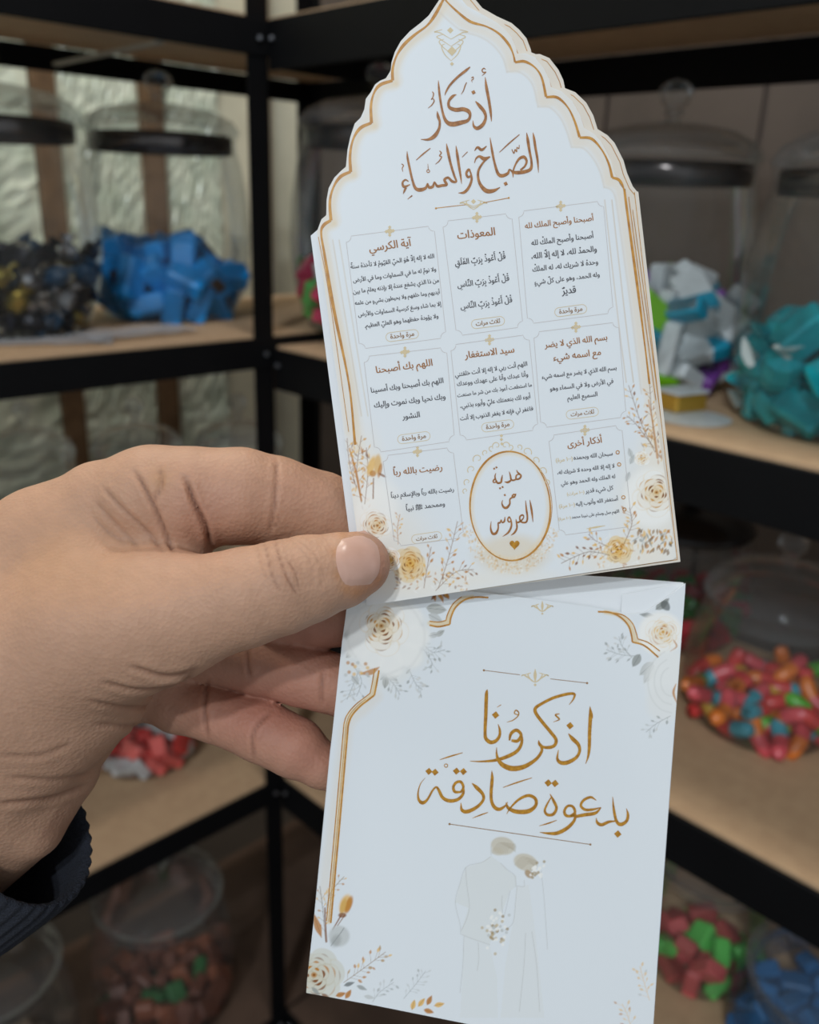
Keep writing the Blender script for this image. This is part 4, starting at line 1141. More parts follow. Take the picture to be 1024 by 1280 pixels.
grey_sprig(((480, 842), (492, 855), (500, 868)), 12, 34); grey_sprig(((447, 842), (440, 860), (434, 874)), 10, 35); grey_sprig(((440, 830), (452, 850), (446, 870)), 8, 36)
for x, y, an, L in ((533, 760, .1, 26), (536, 768, .5, 20), (545, 795, -.6, 13), (536, 795, -.2, 14), (484, 842, 2.4, 12), (484, 842, .6, 16), (483, 845, 1.7, 16), (508, 842, -.9, 8), (433, 800, -1.4, 14), (433, 822, -.8, 14), (440, 845, .9, 14)):
    ep.leaf(x, y, L, L * .5, an, (GREYL, lin((178, 178, 172)))[int(x) % 2], .9, GREYD)
for i in range(7): ep.leaf(543 + i * 2.5, 742, g.uniform(5, 12), 4, g.uniform(.2, 2.4), (GOLD, GOLDD, lin((206, 150, 70)))[i % 3], .9)
ep.blob(483, 796, 52, 50, 0, lin((232, 231, 227)), .85, .22)
for i in range(9):
    a = i * .7; ep.blob(483 + 36 * math.cos(a), 796 + 34 * math.sin(a), 18, 15, a, WHITE, .7, .25)
    ep.stroke([(483 + 48 * math.cos(a + t), 796 + 45 * math.sin(a + t) + 2 * math.sin(6 * t)) for t in (-.3, -.15, 0, .15, .3)], lin((214, 212, 208)), 2.2, a=.4, soft=4)
ep.rose(481, 788, 30, 41, WHITE, WARM, lin((204, 146, 66)), GOLDD, 1.15, (-.15, -.2), 1.5)
ep.stroke([(452, 842, 2), (464, 840, 7), (474, 834, 1)], GOLD, a=.8, soft=1.5)
for i in range(12): ep.blob(g.uniform(432, 460), g.uniform(828, 845), 2.2, 2.2, 0, (GOLDL, GOLD, GREYL)[i % 3], .7, .5)
# right top
ep.leaf(820, 762, 22, 10, -.7, GREY, .9, GREYD); ep.leaf(800, 768, 20, 6, .1, GREY, .8, GREYD); ep.leaf(828, 752, 14, 10, .9, GREYD, .8)
ep.leaf(800, 818, 18, 10, 2.1, GREY, .85, GREYD); ep.leaf(817, 828, 24, 12, 2.4, GREYL, .9, GREYD); ep.leaf(818, 832, 26, 12, 2.1, GREYL, .9, GREYD)
grey_sprig(((795, 820), (775, 818), (758, 812)), 12, 51); grey_sprig(((790, 822), (778, 808), (774, 796)), 8, 52)
ep.blob(826, 792, 28, 27, 0, WHITE, .95, .15); ep.rose(829, 794, 22, 55, WHITE, WARM, GOLDL, GOLD, .95, (0, -.2), 1.0)
ep.stroke([(842, 800, 1), (846, 808, 2), (838, 814, 1)], GOLD, a=.8)
ep.blob(838, 850, 30, 38, .1, lin((234, 233, 229)), .9, .25); ep.blob(830, 880, 22, 22, 0, lin((230, 229, 226)), .8, .3)
for r in (14, 22, 30): ep.stroke([(840 + r * math.cos(t), 852 + 1.3 * r * math.sin(t)) for t in np.linspace(1.6, 4.4, 7)], lin((206, 206, 202)), 1.3, a=.5, soft=2)
ep.stroke([(845, 855, 1), (842, 866, 3), (846, 878, 1)], GOLD, a=.8); grey_sprig(((838, 895), (820, 905), (808, 915)), 9, 57)
# bottom left
ep.rose(396, 1222, 36, 61, lin((216, 216, 208)), lin((208, 196, 168)), GOLD, GOLDD, 1.0, (-.1, -.1), 1.1)
for x, y, rx, ry, an, c in ((432, 1130, 7, 12, .35, GOLDL), (436, 1131, 4, 11, .35, GOLD), (429, 1133, 3.4, 10, .3, lin((214, 168, 88))), (428, 1144, 5, 3, 0, GOLDD)): ep.blob(x, y, rx, ry, an, c, .85, .3)
ep.stroke([(426, 1145, 1.8), (416, 1162, 1.4)], GOLDD, a=.85); ep.stroke([(431, 1144, 1.2), (422, 1157, 1)], GOLDD, a=.85)
ep.sprig(((407, 1176), (404, 1140), (400, 1108)), 9, 4, lin((110, 84, 50)), [GOLDL, GOLD], 62, .8); ep.sprig(((407, 1140), (414, 1115), (430, 1096)), 10, 4, lin((150, 120, 70)), [GOLDL, GOLD], 63, .8)
ep.stroke([(408, 1177, 2.4), (406, 1135, 1.6)], GOLDD, a=.85); ep.leaf(402, 1172, 34, 8, -1.9, GOLD, .85, GOLDD)
ep.blob(424, 1170, 13, 13, 0, GREYL, .85, .2); ep.stroke([(414, 1182), (426, 1166), (430, 1160)], GREYD, 1, a=.6); ep.blob(420, 1176, 6, 8, .5, GREY, .5, .5)
ep.sprig(((430, 1228), (455, 1210), (482, 1190)), 16, 6, lin((140, 100, 44)), [GOLD, GOLDL, lin((180, 140, 80))], 64, .8)
ep.sprig(((466, 1252), (475, 1240), (492, 1228)), 10, 5, GREY, [GREY, GREYL], 65, .6); ep.sprig(((505, 1248), (520, 1230), (532, 1214)), 12, 4.5, GREY, [GREYL, GREY], 66, .6)
for x, y, an in ((515, 1262, -1.3), (523, 1258, -.9), (534, 1256, -1.1), (543, 1257, -.2), (530, 1262, .3), (420, 1245, -.3), (432, 1248, -1)): ep.leaf(x, y, 13, 6, an, (GOLD, GOLDL)[int(x) % 2], .9, GOLDD)
for x, y, an, c in ((430, 1232, -.3, GREYD), (446, 1232, .4, GREY), (402, 1242, .6, GOLDD), (390, 1234, .8, GREY), (455, 1245, .2, GREYL)): ep.leaf(x, y, 14, 5, an, c, .8)
ep.sprig(((812, 1250), (806, 1230), (800, 1208)), 12, 5, GOLDL, [GOLDL, GREYL], 67, .6); ep.sprig(((790, 1290), (785, 1270), (778, 1255)), 9, 5, GOLDL, [GOLDL, GOLD], 68, .6)
# the couple, a faint pencil and wash drawing
Z8 = (540, 1030, 5.12)
def q8(*p): return [Zp(Z8, a) for a in p]
suit = lin((220, 221, 217)); line = lin((158, 154, 146)); hair = lin((204, 194, 174))
def wash(pts, col, a):
    P = np.array(q8(*pts)); w = ep.win(P[:, 0].min() - 2, P[:, 1].min() - 2, P[:, 0].max() + 2, P[:, 1].max() + 2); x, y = ep.px[w], ep.py[w]
    ins = np.zeros(x.shape, bool)
    for i in range(len(P)):
        (x0, y0), (x1, y1) = P[i], P[(i + 1) % len(P)]; ins ^= ((y0 > y) != (y1 > y)) & (x < (x1 - x0) * (y - y0) / (y1 - y0 + 1e-12) + x0)
    ep.mix(w, ins * a, col)
wash([(220, 275), (320, 245), (380, 205), (440, 250), (500, 310), (540, 330), (540, 400), (500, 430), (450, 560), (370, 770), (205, 720), (185, 690), (235, 540), (150, 500), (180, 380)], suit, .6)
wash([(205, 720), (370, 770), (420, 1000), (420, 1240), (180, 1240), (195, 1000)], suit, .38)
wash([(545, 400), (620, 390), (660, 680), (720, 1240), (440, 1240), (470, 900), (520, 620)], lin((222, 222, 218)), .4)
for p in ([(380, 200), (378, 150), (400, 100), (450, 88), (500, 105), (540, 150)], [(375, 210), (320, 245), (220, 275), (180, 380), (150, 500), (180, 640), (185, 700)], [(215, 280), (225, 400), (240, 520), (225, 600), (190, 680)], [(185, 705), (260, 735), (370, 772)], [(205, 720), (198, 900), (180, 1080)], [(296, 760), (300, 860), (290, 940)],
          [(440, 250), (480, 290), (530, 330), (538, 400)], [(500, 430), (480, 520), (460, 600)], [(450, 460), (448, 520), (455, 590)], [(545, 400), (535, 500), (520, 630), (465, 680)], [(590, 360), (590, 400), (545, 395)], [(600, 700), (590, 900), (560, 1200)], [(640, 690), (670, 900), (690, 1200)], [(700, 300), (720, 500), (740, 800)]):
    ep.stroke(q8(*p), line, .8, a=.38, soft=.8)
ep.blob(*Zp(Z8, (455, 140)), 15, 11, .2, hair, .85, .15); ep.blob(*Zp(Z8, (420, 175)), 8, 5, .2, hair, .7, .2)
for k in range(9): ep.stroke(q8((385 + k * 12, 190 - k), (430 + k * 8, 120 + k * 4), (535, 130 + k * 6)), lin((160, 144, 118)), .7, a=.4, soft=.8)
ep.blob(*Zp(Z8, (600, 245)), 15, 10.5, .3, hair, .85, .15); ep.blob(*Zp(Z8, (620, 320)), 6, 4, .8, lin((170, 134, 84)), .8, .3)
for k in range(8): ep.stroke(q8((530 + k * 6, 260 + k * 4), (580 + k * 6, 210 + k * 6), (670, 235 + k * 6)), lin((164, 146, 116)), .7, a=.4, soft=.8)
for k in range(34):
    x, y = Zp(Z8, (670 + g.gauss(0, 24), 300 + g.gauss(0, 24))); ep.blob(x, y, 1.8, 1.8, 0, (WHITE, WHITE, lin((170, 150, 116)))[k % 3], .8, .4)
for k in range(60):
    x, y = Zp(Z8, (405 + g.gauss(0, 32), 670 + g.gauss(0, 52))); ep.blob(x, y, 1.9, 1.9, 0, (WHITE, lin((196, 176, 140)), GREYL, WHITE, lin((160, 134, 90)))[k % 5], .75, .4)
ep.build('printed_face', m_print, env, 0.00002)

ink = Ink(ENV, ZI)
Zq = ((380, 700), 2.09)
def Sq(pts, w, cusp=None):
    if cusp: Sq(pts[:cusp + 1], w); pts = pts[cusp:]
    ink.ribbon([(a, b, w) for a, b in pts], Zq[1], Zq[0])
GL = [(192, 285), (186, 320), (180, 350), (162, 364), (144, 378), (124, 400), (113, 424), (108, 470), (88, 700), (66, 945)]
Sq([(x + 4, y + 3) for x, y in GL], 4.6, 2); Sq([(x - 7, y - 2) for x, y in GL[:]], 2.8, 2); Sq([(x - 1, y) for x, y in GL[3:]], 1.4)
Sq([(328, 170), (352, 174), (381, 168), (384, 150), (396, 124), (420, 104), (448, 97), (482, 98)], 4.6, 2); Sq([(328, 160), (352, 162), (371, 158), (376, 140), (390, 114), (412, 96)], 3.0, 2)
Sq([(768, 135), (800, 137), (828, 150), (848, 172), (856, 198), (858, 214), (890, 224), (926, 254)], 4.4, 5); Sq([(808, 138), (836, 145), (858, 165), (868, 190), (872, 206), (900, 216), (930, 238)], 3.0, 4)
ink.build('gold_border', m_line_gold, env)
Z5 = ((580, 840), 4.655)
ink = Ink(ENV, ZI + 6e-5)
def S5(*p): ink.ribbon([(a, b, w * 1.2) for a, b, w in p], Z5[1], Z5[0])
S5((733, 198, 2), (736, 250, 17), (731, 350, 17), (729, 440, 15), (722, 492, 10), (708, 534, 2)); S5((734, 205, 4), (742, 245, 12), (749, 270, 2))
ink.diamond(617, 312, 22, Z5[1], Z5[0], .1)
S5((556, 243, 4), (532, 248, 7), (546, 264, 8), (554, 276, 6), (520, 291, 2))
S5((608, 358, 4), (632, 388, 18), (664, 420, 17), (673, 458, 14), (652, 498, 16), (602, 526, 20), (562, 526, 18), (543, 502, 12), (550, 452, 2))
S5((612, 190, 2), (636, 158, 8), (642, 128, 12), (600, 128, 14), (520, 150, 14), (452, 184, 14), (416, 210, 16), (420, 242, 16), (460, 296, 16), (505, 350, 16), (535, 392, 16), (528, 425, 16), (498, 438, 16), (462, 436, 13), (440, 420, 14), (434, 396, 3))
S5((448, 425, 12), (452, 460, 14), (418, 508, 16), (350, 550, 22), (282, 561, 26), (228, 542, 22), (200, 510, 16), (190, 474, 9), (190, 438, 2))
S5((264, 398, 8), (274, 358, 15), (305, 338, 16), (332, 364, 14), (312, 400, 16), (276, 398, 12)); S5((333, 362, 12), (336, 410, 14), (310, 458, 17), (250, 492, 18), (180, 513, 14), (100, 520, 8), (34, 518, 2))
S5((250, 292, 2), (285, 280, 5), (314, 256, 5), (318, 234, 6), (302, 222, 6), (294, 240, 5), (316, 250, 4))
S5((136, 100, 2), (131, 130, 16), (127, 250, 17), (123, 340, 15), (127, 385, 17), (154, 408, 19), (186, 400, 17), (207, 370, 14), (208, 335, 11), (198, 302, 2)); ink.diamond(184, 250, 22, Z5[1], Z5[0], .1)
S5((192, 205, 2), (216, 190, 4))
S5((945, 793, 2), (954, 830, 13), (946, 866, 15), (914, 886, 18), (888, 868, 14), (872, 800, 12), (865, 724, 2)); S5((888, 866, 8), (868, 868, 8), (840, 872, 14), (802, 888, 16), (776, 876, 13), (769, 848, 2)); ink.diamond(895, 942, 22, Z5[1], Z5[0], .1)
S5((770, 746, 3), (738, 728, 12), (698, 744, 13), (680, 776, 12), (704, 800, 13), (745, 800, 12), (796, 788, 4)); S5((798, 788, 4), (764, 820, 15), (704, 830, 17), (652, 840, 14))
S5((644, 836, 12), (598, 836, 14), (584, 810, 13), (602, 780, 12), (632, 782, 12), (646, 815, 13), (620, 838, 12)); S5((648, 822, 10), (642, 862, 14), (602, 906, 18), (544, 936, 18), (492, 938, 12), (440, 932, 2))
S5((500, 708, 3), (522, 750, 13), (538, 790, 13), (520, 826, 15), (486, 830, 13), (470, 806, 11), (484, 768, 9), (506, 730, 5)); ink.diamond(490, 645, 22, Z5[1], Z5[0], .1); ink.diamond(530, 648, 22, Z5[1], Z5[0], .1); S5((438, 895, 2), (490, 880, 7), (540, 862, 3)); S5((228, 671, 3), (310, 642, 7), (396, 615, 3))
S5((162, 573, 2), (164, 620, 15), (158, 700, 15), (161, 752, 15), (178, 786, 17), (206, 798, 17), (238, 780, 10), (254, 756, 3)); S5((248, 826, 2), (270, 790, 8), (318, 742, 12), (375, 718, 15), (416, 738, 15), (416, 778, 16), (372, 810, 22), (302, 811, 20), (258, 790, 15), (244, 760, 5))
Z6 = ((510, 840), 5.818)
def S6(*p): ink.ribbon([(a, b, w * 1.2) for a, b, w in p], Z6[1], Z6[0])
S6((466, 808, 5), (500, 840, 22), (544, 888, 19), (546, 932, 17), (500, 982, 20), (432, 1014, 24), (392, 1002, 18), (385, 950, 3)); S6((468, 1062, 2), (525, 1040, 8), (582, 1020, 4))
S6((388, 872, 12), (342, 870, 17), (330, 836, 16), (350, 804, 17), (384, 798, 17), (403, 836, 15), (384, 872, 12)); S6((404, 838, 12), (400, 886, 17), (362, 926, 20), (302, 936, 22), (252, 912, 19), (226, 862, 17), (206, 836, 12), (178, 862, 12), (142, 925, 14), (108, 950, 22), (80, 930, 16), (73, 880, 9), (90, 815, 5), (126, 768, 2))
for x, y in ((352, 720), (403, 723), (152, 722), (197, 728)): ink.diamond(x, y, 26, Z6[1], Z6[0], .1)
S6((230, 638, 3), (310, 612, 9), (398, 586, 4)); ink.ring(277, 680, 12, 6, Z6[1], Z6[0], n=16)
ink.build('title_lettering', m_ink_gold, env)
ink = Ink(ENV, ZI)
ink.ribbon([(605, 837.8, .8), (650, 843.5, .8)], smooth=False); ink.ribbon([(688, 848.5, .8), (734, 853.8, .8)], smooth=False); ink.ribbon([(562, 1030, .9), (738, 1055.5, .9)], smooth=False)
for x, y in ((605, 837.8), (734, 853.8), (562, 1030), (738, 1055.5)): ink.disc(x, y, 1.4)
ink.build('ruled_lines', m_ink_mid, env)
ink = Ink(ENV, ZI)
for cx, cy, s in ((669, 846, 1.0), (678, 759, .8)):
    for sx in (-1, 1):
        for k in range(3): ink.ribbon([(cx, cy + 7 * s, .7), (cx + sx * (5 + 4 * k) * s, cy + (4 - 3 * k) * s, 1.3), (cx + sx * (9 + 4 * k) * s, cy - 3 * s + k, 1.3), (cx + sx * (5 + 4 * k) * s, cy - (5 - k) * s, .6)])
    ink.ribbon([(cx, cy - 10 * s, .4), (cx, cy - 2 * s, 4 * s), (cx, cy + 7 * s, .6)]); ink.diamond(cx, cy + 10 * s, 2 * s)
ink.build('pale_ornaments', m_line_soft, env)

# ------------------------------------------------------------------ the hand: smooth blend of rounded cones, meshed, creased
import openvdb
def cs(px, py, d):                      # camera-space millimetres
    return np.array([(px - 512) / FPX * d, (640 - py) / FPX * d, -d])
def chain(pts):
    return [(cs(x, y, d), r * d / FPX) for x, y, d, r in pts]
HAND = dict(
    palm=[chain([(-90, 835, 262, 112), (-20, 775, 256, 110), (60, 690, 256, 76), (130, 640, 254, 62), (190, 624, 251, 58)]),
          chain([(-30, 925, 262, 98), (30, 830, 248, 120), (110, 790, 240, 92), (185, 775, 236, 84)]),
          chain([(-40, 980, 262, 90), (60, 880, 252, 92), (95, 850, 252, 92)]),
          chain([(60, 694, 256, 76), (110, 730, 252, 86), (110, 790, 240, 92)]),
          chain([(185, 640, 256, 56), (205, 690, 252, 50), (215, 750, 246, 56)]),
          chain([(20, 860, 285, 95), (150, 840, 282, 60), (215, 850, 280, 44)]),
          chain([(75, 905, 268, 84), (70, 960, 266, 50), (36, 1030, 264, 42), (-80, 1110, 285, 58)]),
          chain([(0, 985, 262, 66), (-80, 1085, 284, 60), (-215, 1200, 318, 58), (-330, 1300, 328, 58)])],
    thumb=[chain([(185, 775, 236, 80), (240, 765, 233, 69), (305, 747, 231, 62), (350, 735, 232, 58), (385, 724, 234, 54), (425, 713, 237, 47), (447, 705, 239, 41)])],
    index=[chain([(190, 620, 251, 60), (240, 622, 250, 63), (300, 620, 251, 60), (345, 627, 254, 56), (400, 642, 258, 52), (450, 660, 262, 46), (520, 688, 264, 40)])],
    middle=[chain([(230, 790, 290, 50), (330, 780, 276, 42), (400, 772, 268, 38), (470, 770, 266, 36)])],
    ring=[chain([(180, 820, 285, 46), (270, 818, 276, 38), (330, 830, 271, 40), (375, 842, 268, 40), (440, 862, 267, 37), (490, 885, 268, 32)])],
    pinky=[chain([(180, 850, 284, 44), (225, 876, 278, 40), (268, 892, 273, 35), (325, 912, 269, 39), (370, 935, 267, 37), (402, 957, 267, 28), (420, 968, 267, 23)])])
VX = 0.8
lo = np.array([-190., -170., -330.]); hi = np.array([14., 34., -214.])
def sdf_cone(X, a, ra, b, rb):
    ab = b - a; L = ab @ ab + 1e-9
    t = np.clip(((X - a) @ ab) / L, 0, 1)
    return np.linalg.norm(X - a - t[..., None] * ab, axis=-1) - (ra + (rb - ra) * t)
def smin(a, b, k):
    h = np.clip(0.5 + 0.5 * (b - a) / k, 0, 1); return b * (1 - h) + a * h - k * h * (1 - h)
nx, ny, nz = [int(q) for q in (hi - lo) / VX]
gx = (lo[0] + np.arange(nx) * VX).astype(np.float32); gy = (lo[1] + np.arange(ny) * VX).astype(np.float32); gz = (lo[2] + np.arange(nz) * VX).astype(np.float32)
def region_sdf(ch):
    out = np.full((nx, ny, nz), 20.0, np.float32)
    for (a, ra), (b, rb) in zip(ch[:-1], ch[1:]):
        m = max(ra, rb) + 11
        mn = np.minimum(a, b) - m; mx = np.maximum(a, b) + m
        s = [slice(max(0, int((mn[i] - lo[i]) / VX)), max(0, min((nx, ny, nz)[i], int((mx[i] - lo[i]) / VX) + 1))) for i in range(3)]
        G = np.stack(np.meshgrid(gx[s[0]], gy[s[1]], gz[s[2]], indexing='ij'), -1)
        if G.size == 0: continue
        d = sdf_cone(G, a.astype(np.float32), ra, b.astype(np.float32), rb)
        out[tuple(s)] = smin(out[tuple(s)], d, 1.2)
    return out
fields = {}
for k, chains in HAND.items():
    f = None
    for c in chains:
        d = region_sdf(c); f = d if f is None else smin(f, d, 7.0 if k == 'palm' else 2.0)
    fields[k] = f
body = None
P_ = fields['palm']
for k, kk in (('thumb', 7.0), ('index', 6.0), ('middle', 5.0), ('ring', 3.0), ('pinky', 3.0)):
    d = smin(fields[k], P_, kk)
    body = d if body is None else smin(body, d, 0.7)
grid = openvdb.FloatGrid(20.0)
grid.copyFromArray(body.astype(np.float32))
pts_, quads_ = grid.convertToQuads(isovalue=0.0)
pts_ = pts_ * VX + lo
del fields, P_

V = pts_.astype(float); Fq = quads_[:, ::-1].astype(np.int64)
def vnormals(V, F):
    n = np.cross(V[F[:, 2]] - V[F[:, 0]], V[F[:, 3]] - V[F[:, 1]])
    N = np.zeros_like(V)
    for i in range(4): np.add.at(N, F[:, i], n)
    return N / (np.linalg.norm(N, axis=1)[:, None] + 1e-9)
N_ = vnormals(V, Fq)
# make sure normals face outwards
cen = V.mean(0)
if ((V - cen) * N_).sum(1).mean() < 0: Fq = Fq[:, ::-1]; N_ = -N_
def topx(V): return 512 + FPX * V[:, 0] / -V[:, 2], 640 - FPX * V[:, 1] / -V[:, 2]
PX, PY = topx(V)
view = V / np.linalg.norm(V, axis=1)[:, None]
facing = -(N_ * view).sum(1)
front = facing > -0.15
def seg_d(pts):
    P = catmull(pts, 5); best = np.full(len(V), 1e9); tt = np.zeros(len(V))
    for i, (a, b) in enumerate(zip(P[:-1], P[1:])):
        d = b - a; L = d @ d + 1e-9; t = np.clip(((PX - a[0]) * d[0] + (PY - a[1]) * d[1]) / L, 0, 1)
        q = np.hypot(PX - a[0] - t * d[0], PY - a[1] - t * d[1]); m = q < best; best[m] = q[m]; tt[m] = (i + t[m]) / (len(P) - 1)
    return best, tt
disp = np.zeros(len(V)); crease = np.zeros(len(V))
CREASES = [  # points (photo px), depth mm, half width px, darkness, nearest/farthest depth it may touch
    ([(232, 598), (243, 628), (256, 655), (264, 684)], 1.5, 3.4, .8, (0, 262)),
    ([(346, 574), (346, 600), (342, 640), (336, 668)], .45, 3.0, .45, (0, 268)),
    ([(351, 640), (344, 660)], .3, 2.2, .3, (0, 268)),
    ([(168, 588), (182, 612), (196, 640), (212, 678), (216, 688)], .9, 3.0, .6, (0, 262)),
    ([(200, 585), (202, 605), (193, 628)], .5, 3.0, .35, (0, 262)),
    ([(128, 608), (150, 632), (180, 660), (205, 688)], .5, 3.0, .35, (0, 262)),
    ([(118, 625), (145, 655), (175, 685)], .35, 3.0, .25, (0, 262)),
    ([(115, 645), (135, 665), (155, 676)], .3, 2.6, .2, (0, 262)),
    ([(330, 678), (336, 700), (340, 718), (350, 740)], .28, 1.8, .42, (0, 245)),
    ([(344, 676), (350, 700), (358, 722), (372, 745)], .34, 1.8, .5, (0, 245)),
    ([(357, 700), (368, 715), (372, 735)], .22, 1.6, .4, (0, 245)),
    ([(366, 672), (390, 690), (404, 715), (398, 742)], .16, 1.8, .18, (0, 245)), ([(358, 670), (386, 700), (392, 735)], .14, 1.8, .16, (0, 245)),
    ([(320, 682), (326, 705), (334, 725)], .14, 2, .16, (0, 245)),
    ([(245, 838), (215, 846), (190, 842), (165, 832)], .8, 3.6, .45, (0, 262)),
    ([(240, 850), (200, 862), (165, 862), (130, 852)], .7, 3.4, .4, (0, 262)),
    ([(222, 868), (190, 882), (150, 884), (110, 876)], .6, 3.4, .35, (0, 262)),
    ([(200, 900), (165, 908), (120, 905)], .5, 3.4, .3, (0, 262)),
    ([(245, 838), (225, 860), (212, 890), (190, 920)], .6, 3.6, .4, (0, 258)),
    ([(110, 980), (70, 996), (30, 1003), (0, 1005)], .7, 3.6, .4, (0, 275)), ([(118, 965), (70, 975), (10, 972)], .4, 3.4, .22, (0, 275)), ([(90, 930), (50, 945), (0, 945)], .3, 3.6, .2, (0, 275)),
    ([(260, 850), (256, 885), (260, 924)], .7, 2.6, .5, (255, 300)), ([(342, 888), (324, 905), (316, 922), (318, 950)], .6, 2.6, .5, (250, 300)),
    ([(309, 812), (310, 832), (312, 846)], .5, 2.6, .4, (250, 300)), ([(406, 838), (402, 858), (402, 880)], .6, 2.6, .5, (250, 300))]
for pts, dep, hw, dk, (d0, d1) in CREASES:
    dd, tt = seg_d(pts)
    m = front & (dd < hw * 5) & (-V[:, 2] > d0) & (-V[:, 2] < d1)
    taper = np.clip(np.minimum(tt, 1 - tt) * 6 + .25, 0, 1)
    gss = np.exp(-(dd / hw) ** 2)
    disp -= np.where(m, dep * gss * taper, 0); disp += np.where(m, dep * .35 * np.exp(-((dd - hw * 2.2) / (hw * 1.2)) ** 2) * taper, 0)
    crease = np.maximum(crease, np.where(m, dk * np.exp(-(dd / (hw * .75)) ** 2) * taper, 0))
# soft forms: tendons, pads, knuckle bulge
def bump(x, y, rx, ry, amp, d1=300):
    global disp
    disp += np.where(front & (-V[:, 2] < d1), amp * np.exp(-((PX - x) / rx) ** 2 - ((PY - y) / ry) ** 2), 0)
bump(360, 720, 34, 40, .8, 245); bump(300, 650, 34, 24, .5); bump(390, 625, 34, 24, .5); bump(160, 720, 60, 36, -1.2, 262); bump(120, 790, 70, 60, 1.0); bump(225, 650, 16, 30, .8); bump(425, 742, 24, 14, .5)
rs = np.random.RandomState(2)
low = sum(np.sin(PX / w + p) * np.sin(PY / w2 + q) for w, w2, p, q in ((23, 31, .3, 1.2), (41, 27, 2., .4), (17, 19, 1., 2.2))) * .05
disp += low
V = V + N_ * disp[:, None]
# colour: base skin, redder finger pads, creases, pale knuckle areas
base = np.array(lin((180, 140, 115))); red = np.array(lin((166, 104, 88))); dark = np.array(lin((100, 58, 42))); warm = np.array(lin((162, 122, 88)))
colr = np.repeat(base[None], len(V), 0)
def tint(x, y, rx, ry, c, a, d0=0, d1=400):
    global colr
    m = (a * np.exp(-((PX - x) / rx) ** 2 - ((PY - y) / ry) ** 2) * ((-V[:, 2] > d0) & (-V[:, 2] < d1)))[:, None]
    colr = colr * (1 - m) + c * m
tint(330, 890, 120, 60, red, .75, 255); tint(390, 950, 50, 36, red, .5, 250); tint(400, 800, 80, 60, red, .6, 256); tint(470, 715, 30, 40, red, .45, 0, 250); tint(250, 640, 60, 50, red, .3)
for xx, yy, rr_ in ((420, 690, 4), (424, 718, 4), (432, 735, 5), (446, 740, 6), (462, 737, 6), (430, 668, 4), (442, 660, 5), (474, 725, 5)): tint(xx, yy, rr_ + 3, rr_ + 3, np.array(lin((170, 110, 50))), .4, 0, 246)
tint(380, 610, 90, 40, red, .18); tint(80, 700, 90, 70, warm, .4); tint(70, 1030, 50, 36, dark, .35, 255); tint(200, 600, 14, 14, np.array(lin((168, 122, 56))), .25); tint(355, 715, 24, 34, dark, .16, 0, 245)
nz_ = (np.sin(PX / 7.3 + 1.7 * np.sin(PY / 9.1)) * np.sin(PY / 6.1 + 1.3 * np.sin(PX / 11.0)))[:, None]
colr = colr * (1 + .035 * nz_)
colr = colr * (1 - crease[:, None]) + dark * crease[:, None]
W = EYE[None] + (V[:, :1] * _X + V[:, 1:2] * _U - V[:, 2:3] * _F) / 1000
W = EYE[None] + (V[:, :1] * _X[None] + V[:, 1:2] * _U[None] + (-V[:, 2:3]) * _F[None]) / 1000
hand = empty('hand', tuple(W.mean(0)), 0, 'bare hand with a dark ribbed cuff pinching the cards between thumb and forefinger', 'person')
bpy.context.view_layer.update()
me = fast_mesh('hand_skin', W - W.mean(0), Fq)
me.polygons.foreach_set('use_smooth', [True] * len(me.polygons))
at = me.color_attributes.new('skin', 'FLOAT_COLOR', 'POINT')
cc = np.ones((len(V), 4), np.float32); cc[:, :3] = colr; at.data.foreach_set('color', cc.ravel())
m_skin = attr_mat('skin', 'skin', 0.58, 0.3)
nt = m_skin.node_tree; bs = nt.nodes['Principled BSDF']
bs.inputs['Subsurface Weight'].default_value = 0.12; bs.inputs['Subsurface Radius'].default_value = (0.006, 0.0025, 0.0012); bs.inputs['Subsurface Scale'].default_value = 0.6
tc = nt.nodes.new('ShaderNodeTexCoord')
n1 = nt.nodes.new('ShaderNodeTexVoronoi'); n1.inputs['Scale'].default_value = 900; n2 = nt.nodes.new('ShaderNodeTexNoise'); n2.inputs['Scale'].default_value = 260; n2.inputs['Detail'].default_value = 5
ad = nt.nodes.new('ShaderNodeMath'); ad.operation = 'ADD'
bp = nt.nodes.new('ShaderNodeBump'); bp.inputs['Strength'].default_value = 0.34; bp.inputs['Distance'].default_value = 0.0004
for a_ in (n1, n2): nt.links.new(tc.outputs['Object'], a_.inputs['Vector'])
nt.links.new(n1.outputs['Distance'], ad.inputs[0]); nt.links.new(n2.outputs['Fac'], ad.inputs[1]); nt.links.new(ad.outputs[0], bp.inputs['Height']); nt.links.new(bp.outputs[0], bs.inputs['Normal'])
me.materials.append(m_skin)
ho = bpy.data.objects.new('hand_skin', me); COL.objects.link(ho); ho.parent = hand
HC = W.mean(0)

# thumbnail laid on the thumb surface
thumbV = V; near = front & (np.hypot(PX - 452, PY - 705) < 60) & (-V[:, 2] < 246)
TX, TY, TD = PX[near], PY[near], -V[near, 2]
def surf_depth(x, y):
    w = np.exp(-((TX - x) ** 2 + (TY - y) ** 2) / 12.0); return (w * TD).sum() / (w.sum() + 1e-12)
nail_l = catmull([(430, 668), (422, 682), (420, 700), (425, 720), (433, 733)], 9)
nail_r = catmull([(456, 663), (468, 673), (475, 696), (473, 717), (460, 734)], 9)
nn_ = len(nail_l); mcols = 16; nv = []; nf = []
for i in range(nn_):
    for j in range(mcols + 1):
        s_ = j / mcols; p = nail_l[i] * (1 - s_) + nail_r[i] * s_
        e = min(1, 6 * min(i / (nn_ - 1), 1 - i / (nn_ - 1))) * min(1, 5 * min(s_, 1 - s_) + (0.6 if s_ > .5 else 0))
        d = surf_depth(*p) - 0.05 - 0.45 * e
        q = EYE + camray(*p) * d / 1000; nv.append(q - HC)
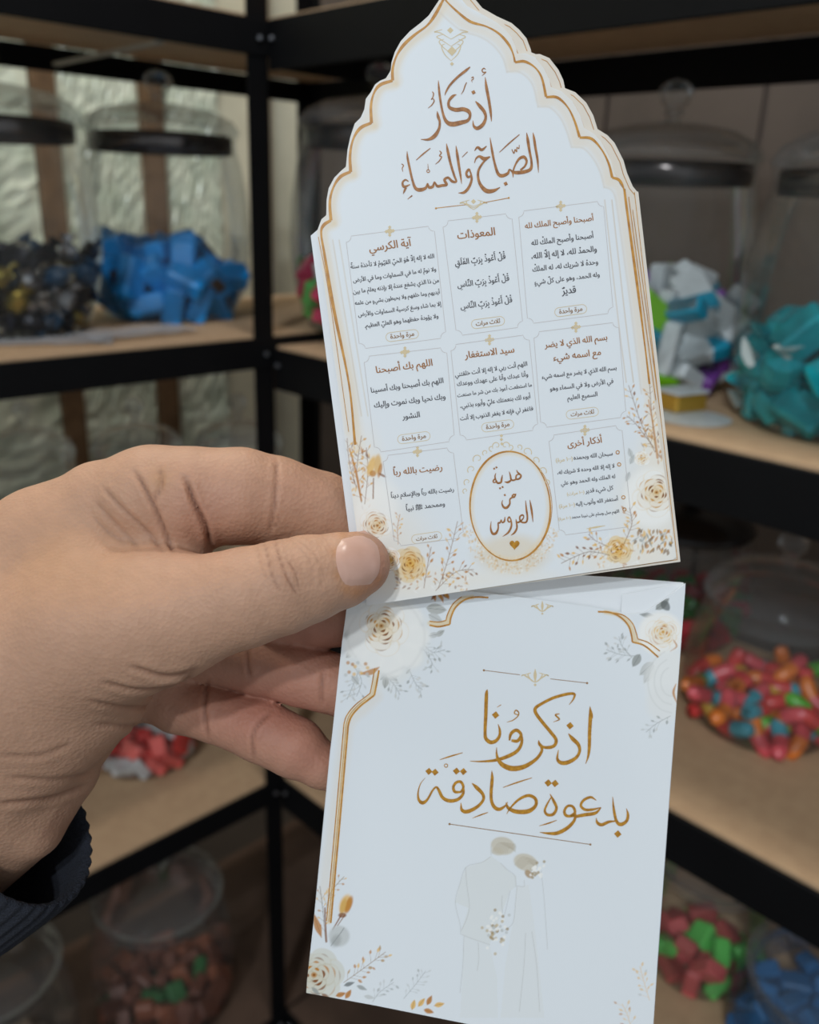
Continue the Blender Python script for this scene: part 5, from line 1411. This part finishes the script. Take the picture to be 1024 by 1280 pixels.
for i in range(nn_ - 1):
    for j in range(mcols):
        a = i * (mcols + 1) + j; nf.append((a, a + 1, a + mcols + 2, a + mcols + 1))
m_nail = pmat('thumbnail', (196, 156, 140), 0.3, spec=0.5, col2=(188, 148, 130), nscale=120)
nail = mesh_obj('thumbnail', nv, nf, m_nail, hand, True); nail['label'] = 'pale glossy thumbnail'

# dark ribbed cuff
m_knit = pmat('navy_knit', (28, 32, 44), 0.85, noise=0.3, nscale=500, bump=0.8, bscale=1500)
c0 = cs(12, 1014, 263); c1 = cs(-215, 1200, 318)
axis = (c1 - c0); Ltot = np.linalg.norm(axis); axis /= Ltot
maj = np.array([.62, -.72, 0.12]); maj -= axis * (maj @ axis); maj /= np.linalg.norm(maj); mnr = np.cross(axis, maj)
sv = []; sf = []; NR = 220; steps = [(0.0, -1.8), (-0.012, -0.9), (-0.016, 0.0), (0.0, 0.7), (0.04, 1.2), (0.12, 1.6), (0.25, 2.0), (0.36, 2.0), (0.40, 3.2), (0.55, 3.6), (0.8, 4.0), (1.3, 5.0)]
for k, (t, dr) in enumerate(steps):
    for i in range(NR):
        a = 2 * math.pi * i / NR; rib = 0.45 * math.cos(a * 44) * (1 if 2 <= k <= 8 else .2)
        ra, rb_ = 31.5 + dr + rib, 21.5 + dr + rib
        wv = 1.2 * math.sin(a * 2 + .6) * (k > 2)
        sv.append(c0 + axis * (t * Ltot + wv * .5) + maj * ra * math.cos(a) + mnr * rb_ * math.sin(a))
# inner wall
inner0 = len(steps)
for t in (0.02, 0.2, 0.5):
    for i in range(NR):
        a = 2 * math.pi * i / NR; sv.append(c0 + axis * t * Ltot + maj * 29.4 * math.cos(a) + mnr * 19.4 * math.sin(a))
order = [inner0 + 2, inner0 + 1, inner0] + list(range(len(steps)))
for r0, r1 in zip(order[:-1], order[1:]):
    for i in range(NR):
        j = (i + 1) % NR; sf.append((r0 * NR + i, r0 * NR + j, r1 * NR + j, r1 * NR + i))
sw = [EYE + (q[0] * _X + q[1] * _U - q[2] * _F) / 1000 - HC for q in sv]
cuff = mesh_obj('sleeve_cuff', sw, sf, m_knit, hand, True); cuff['label'] = 'dark navy ribbed knit cuff'
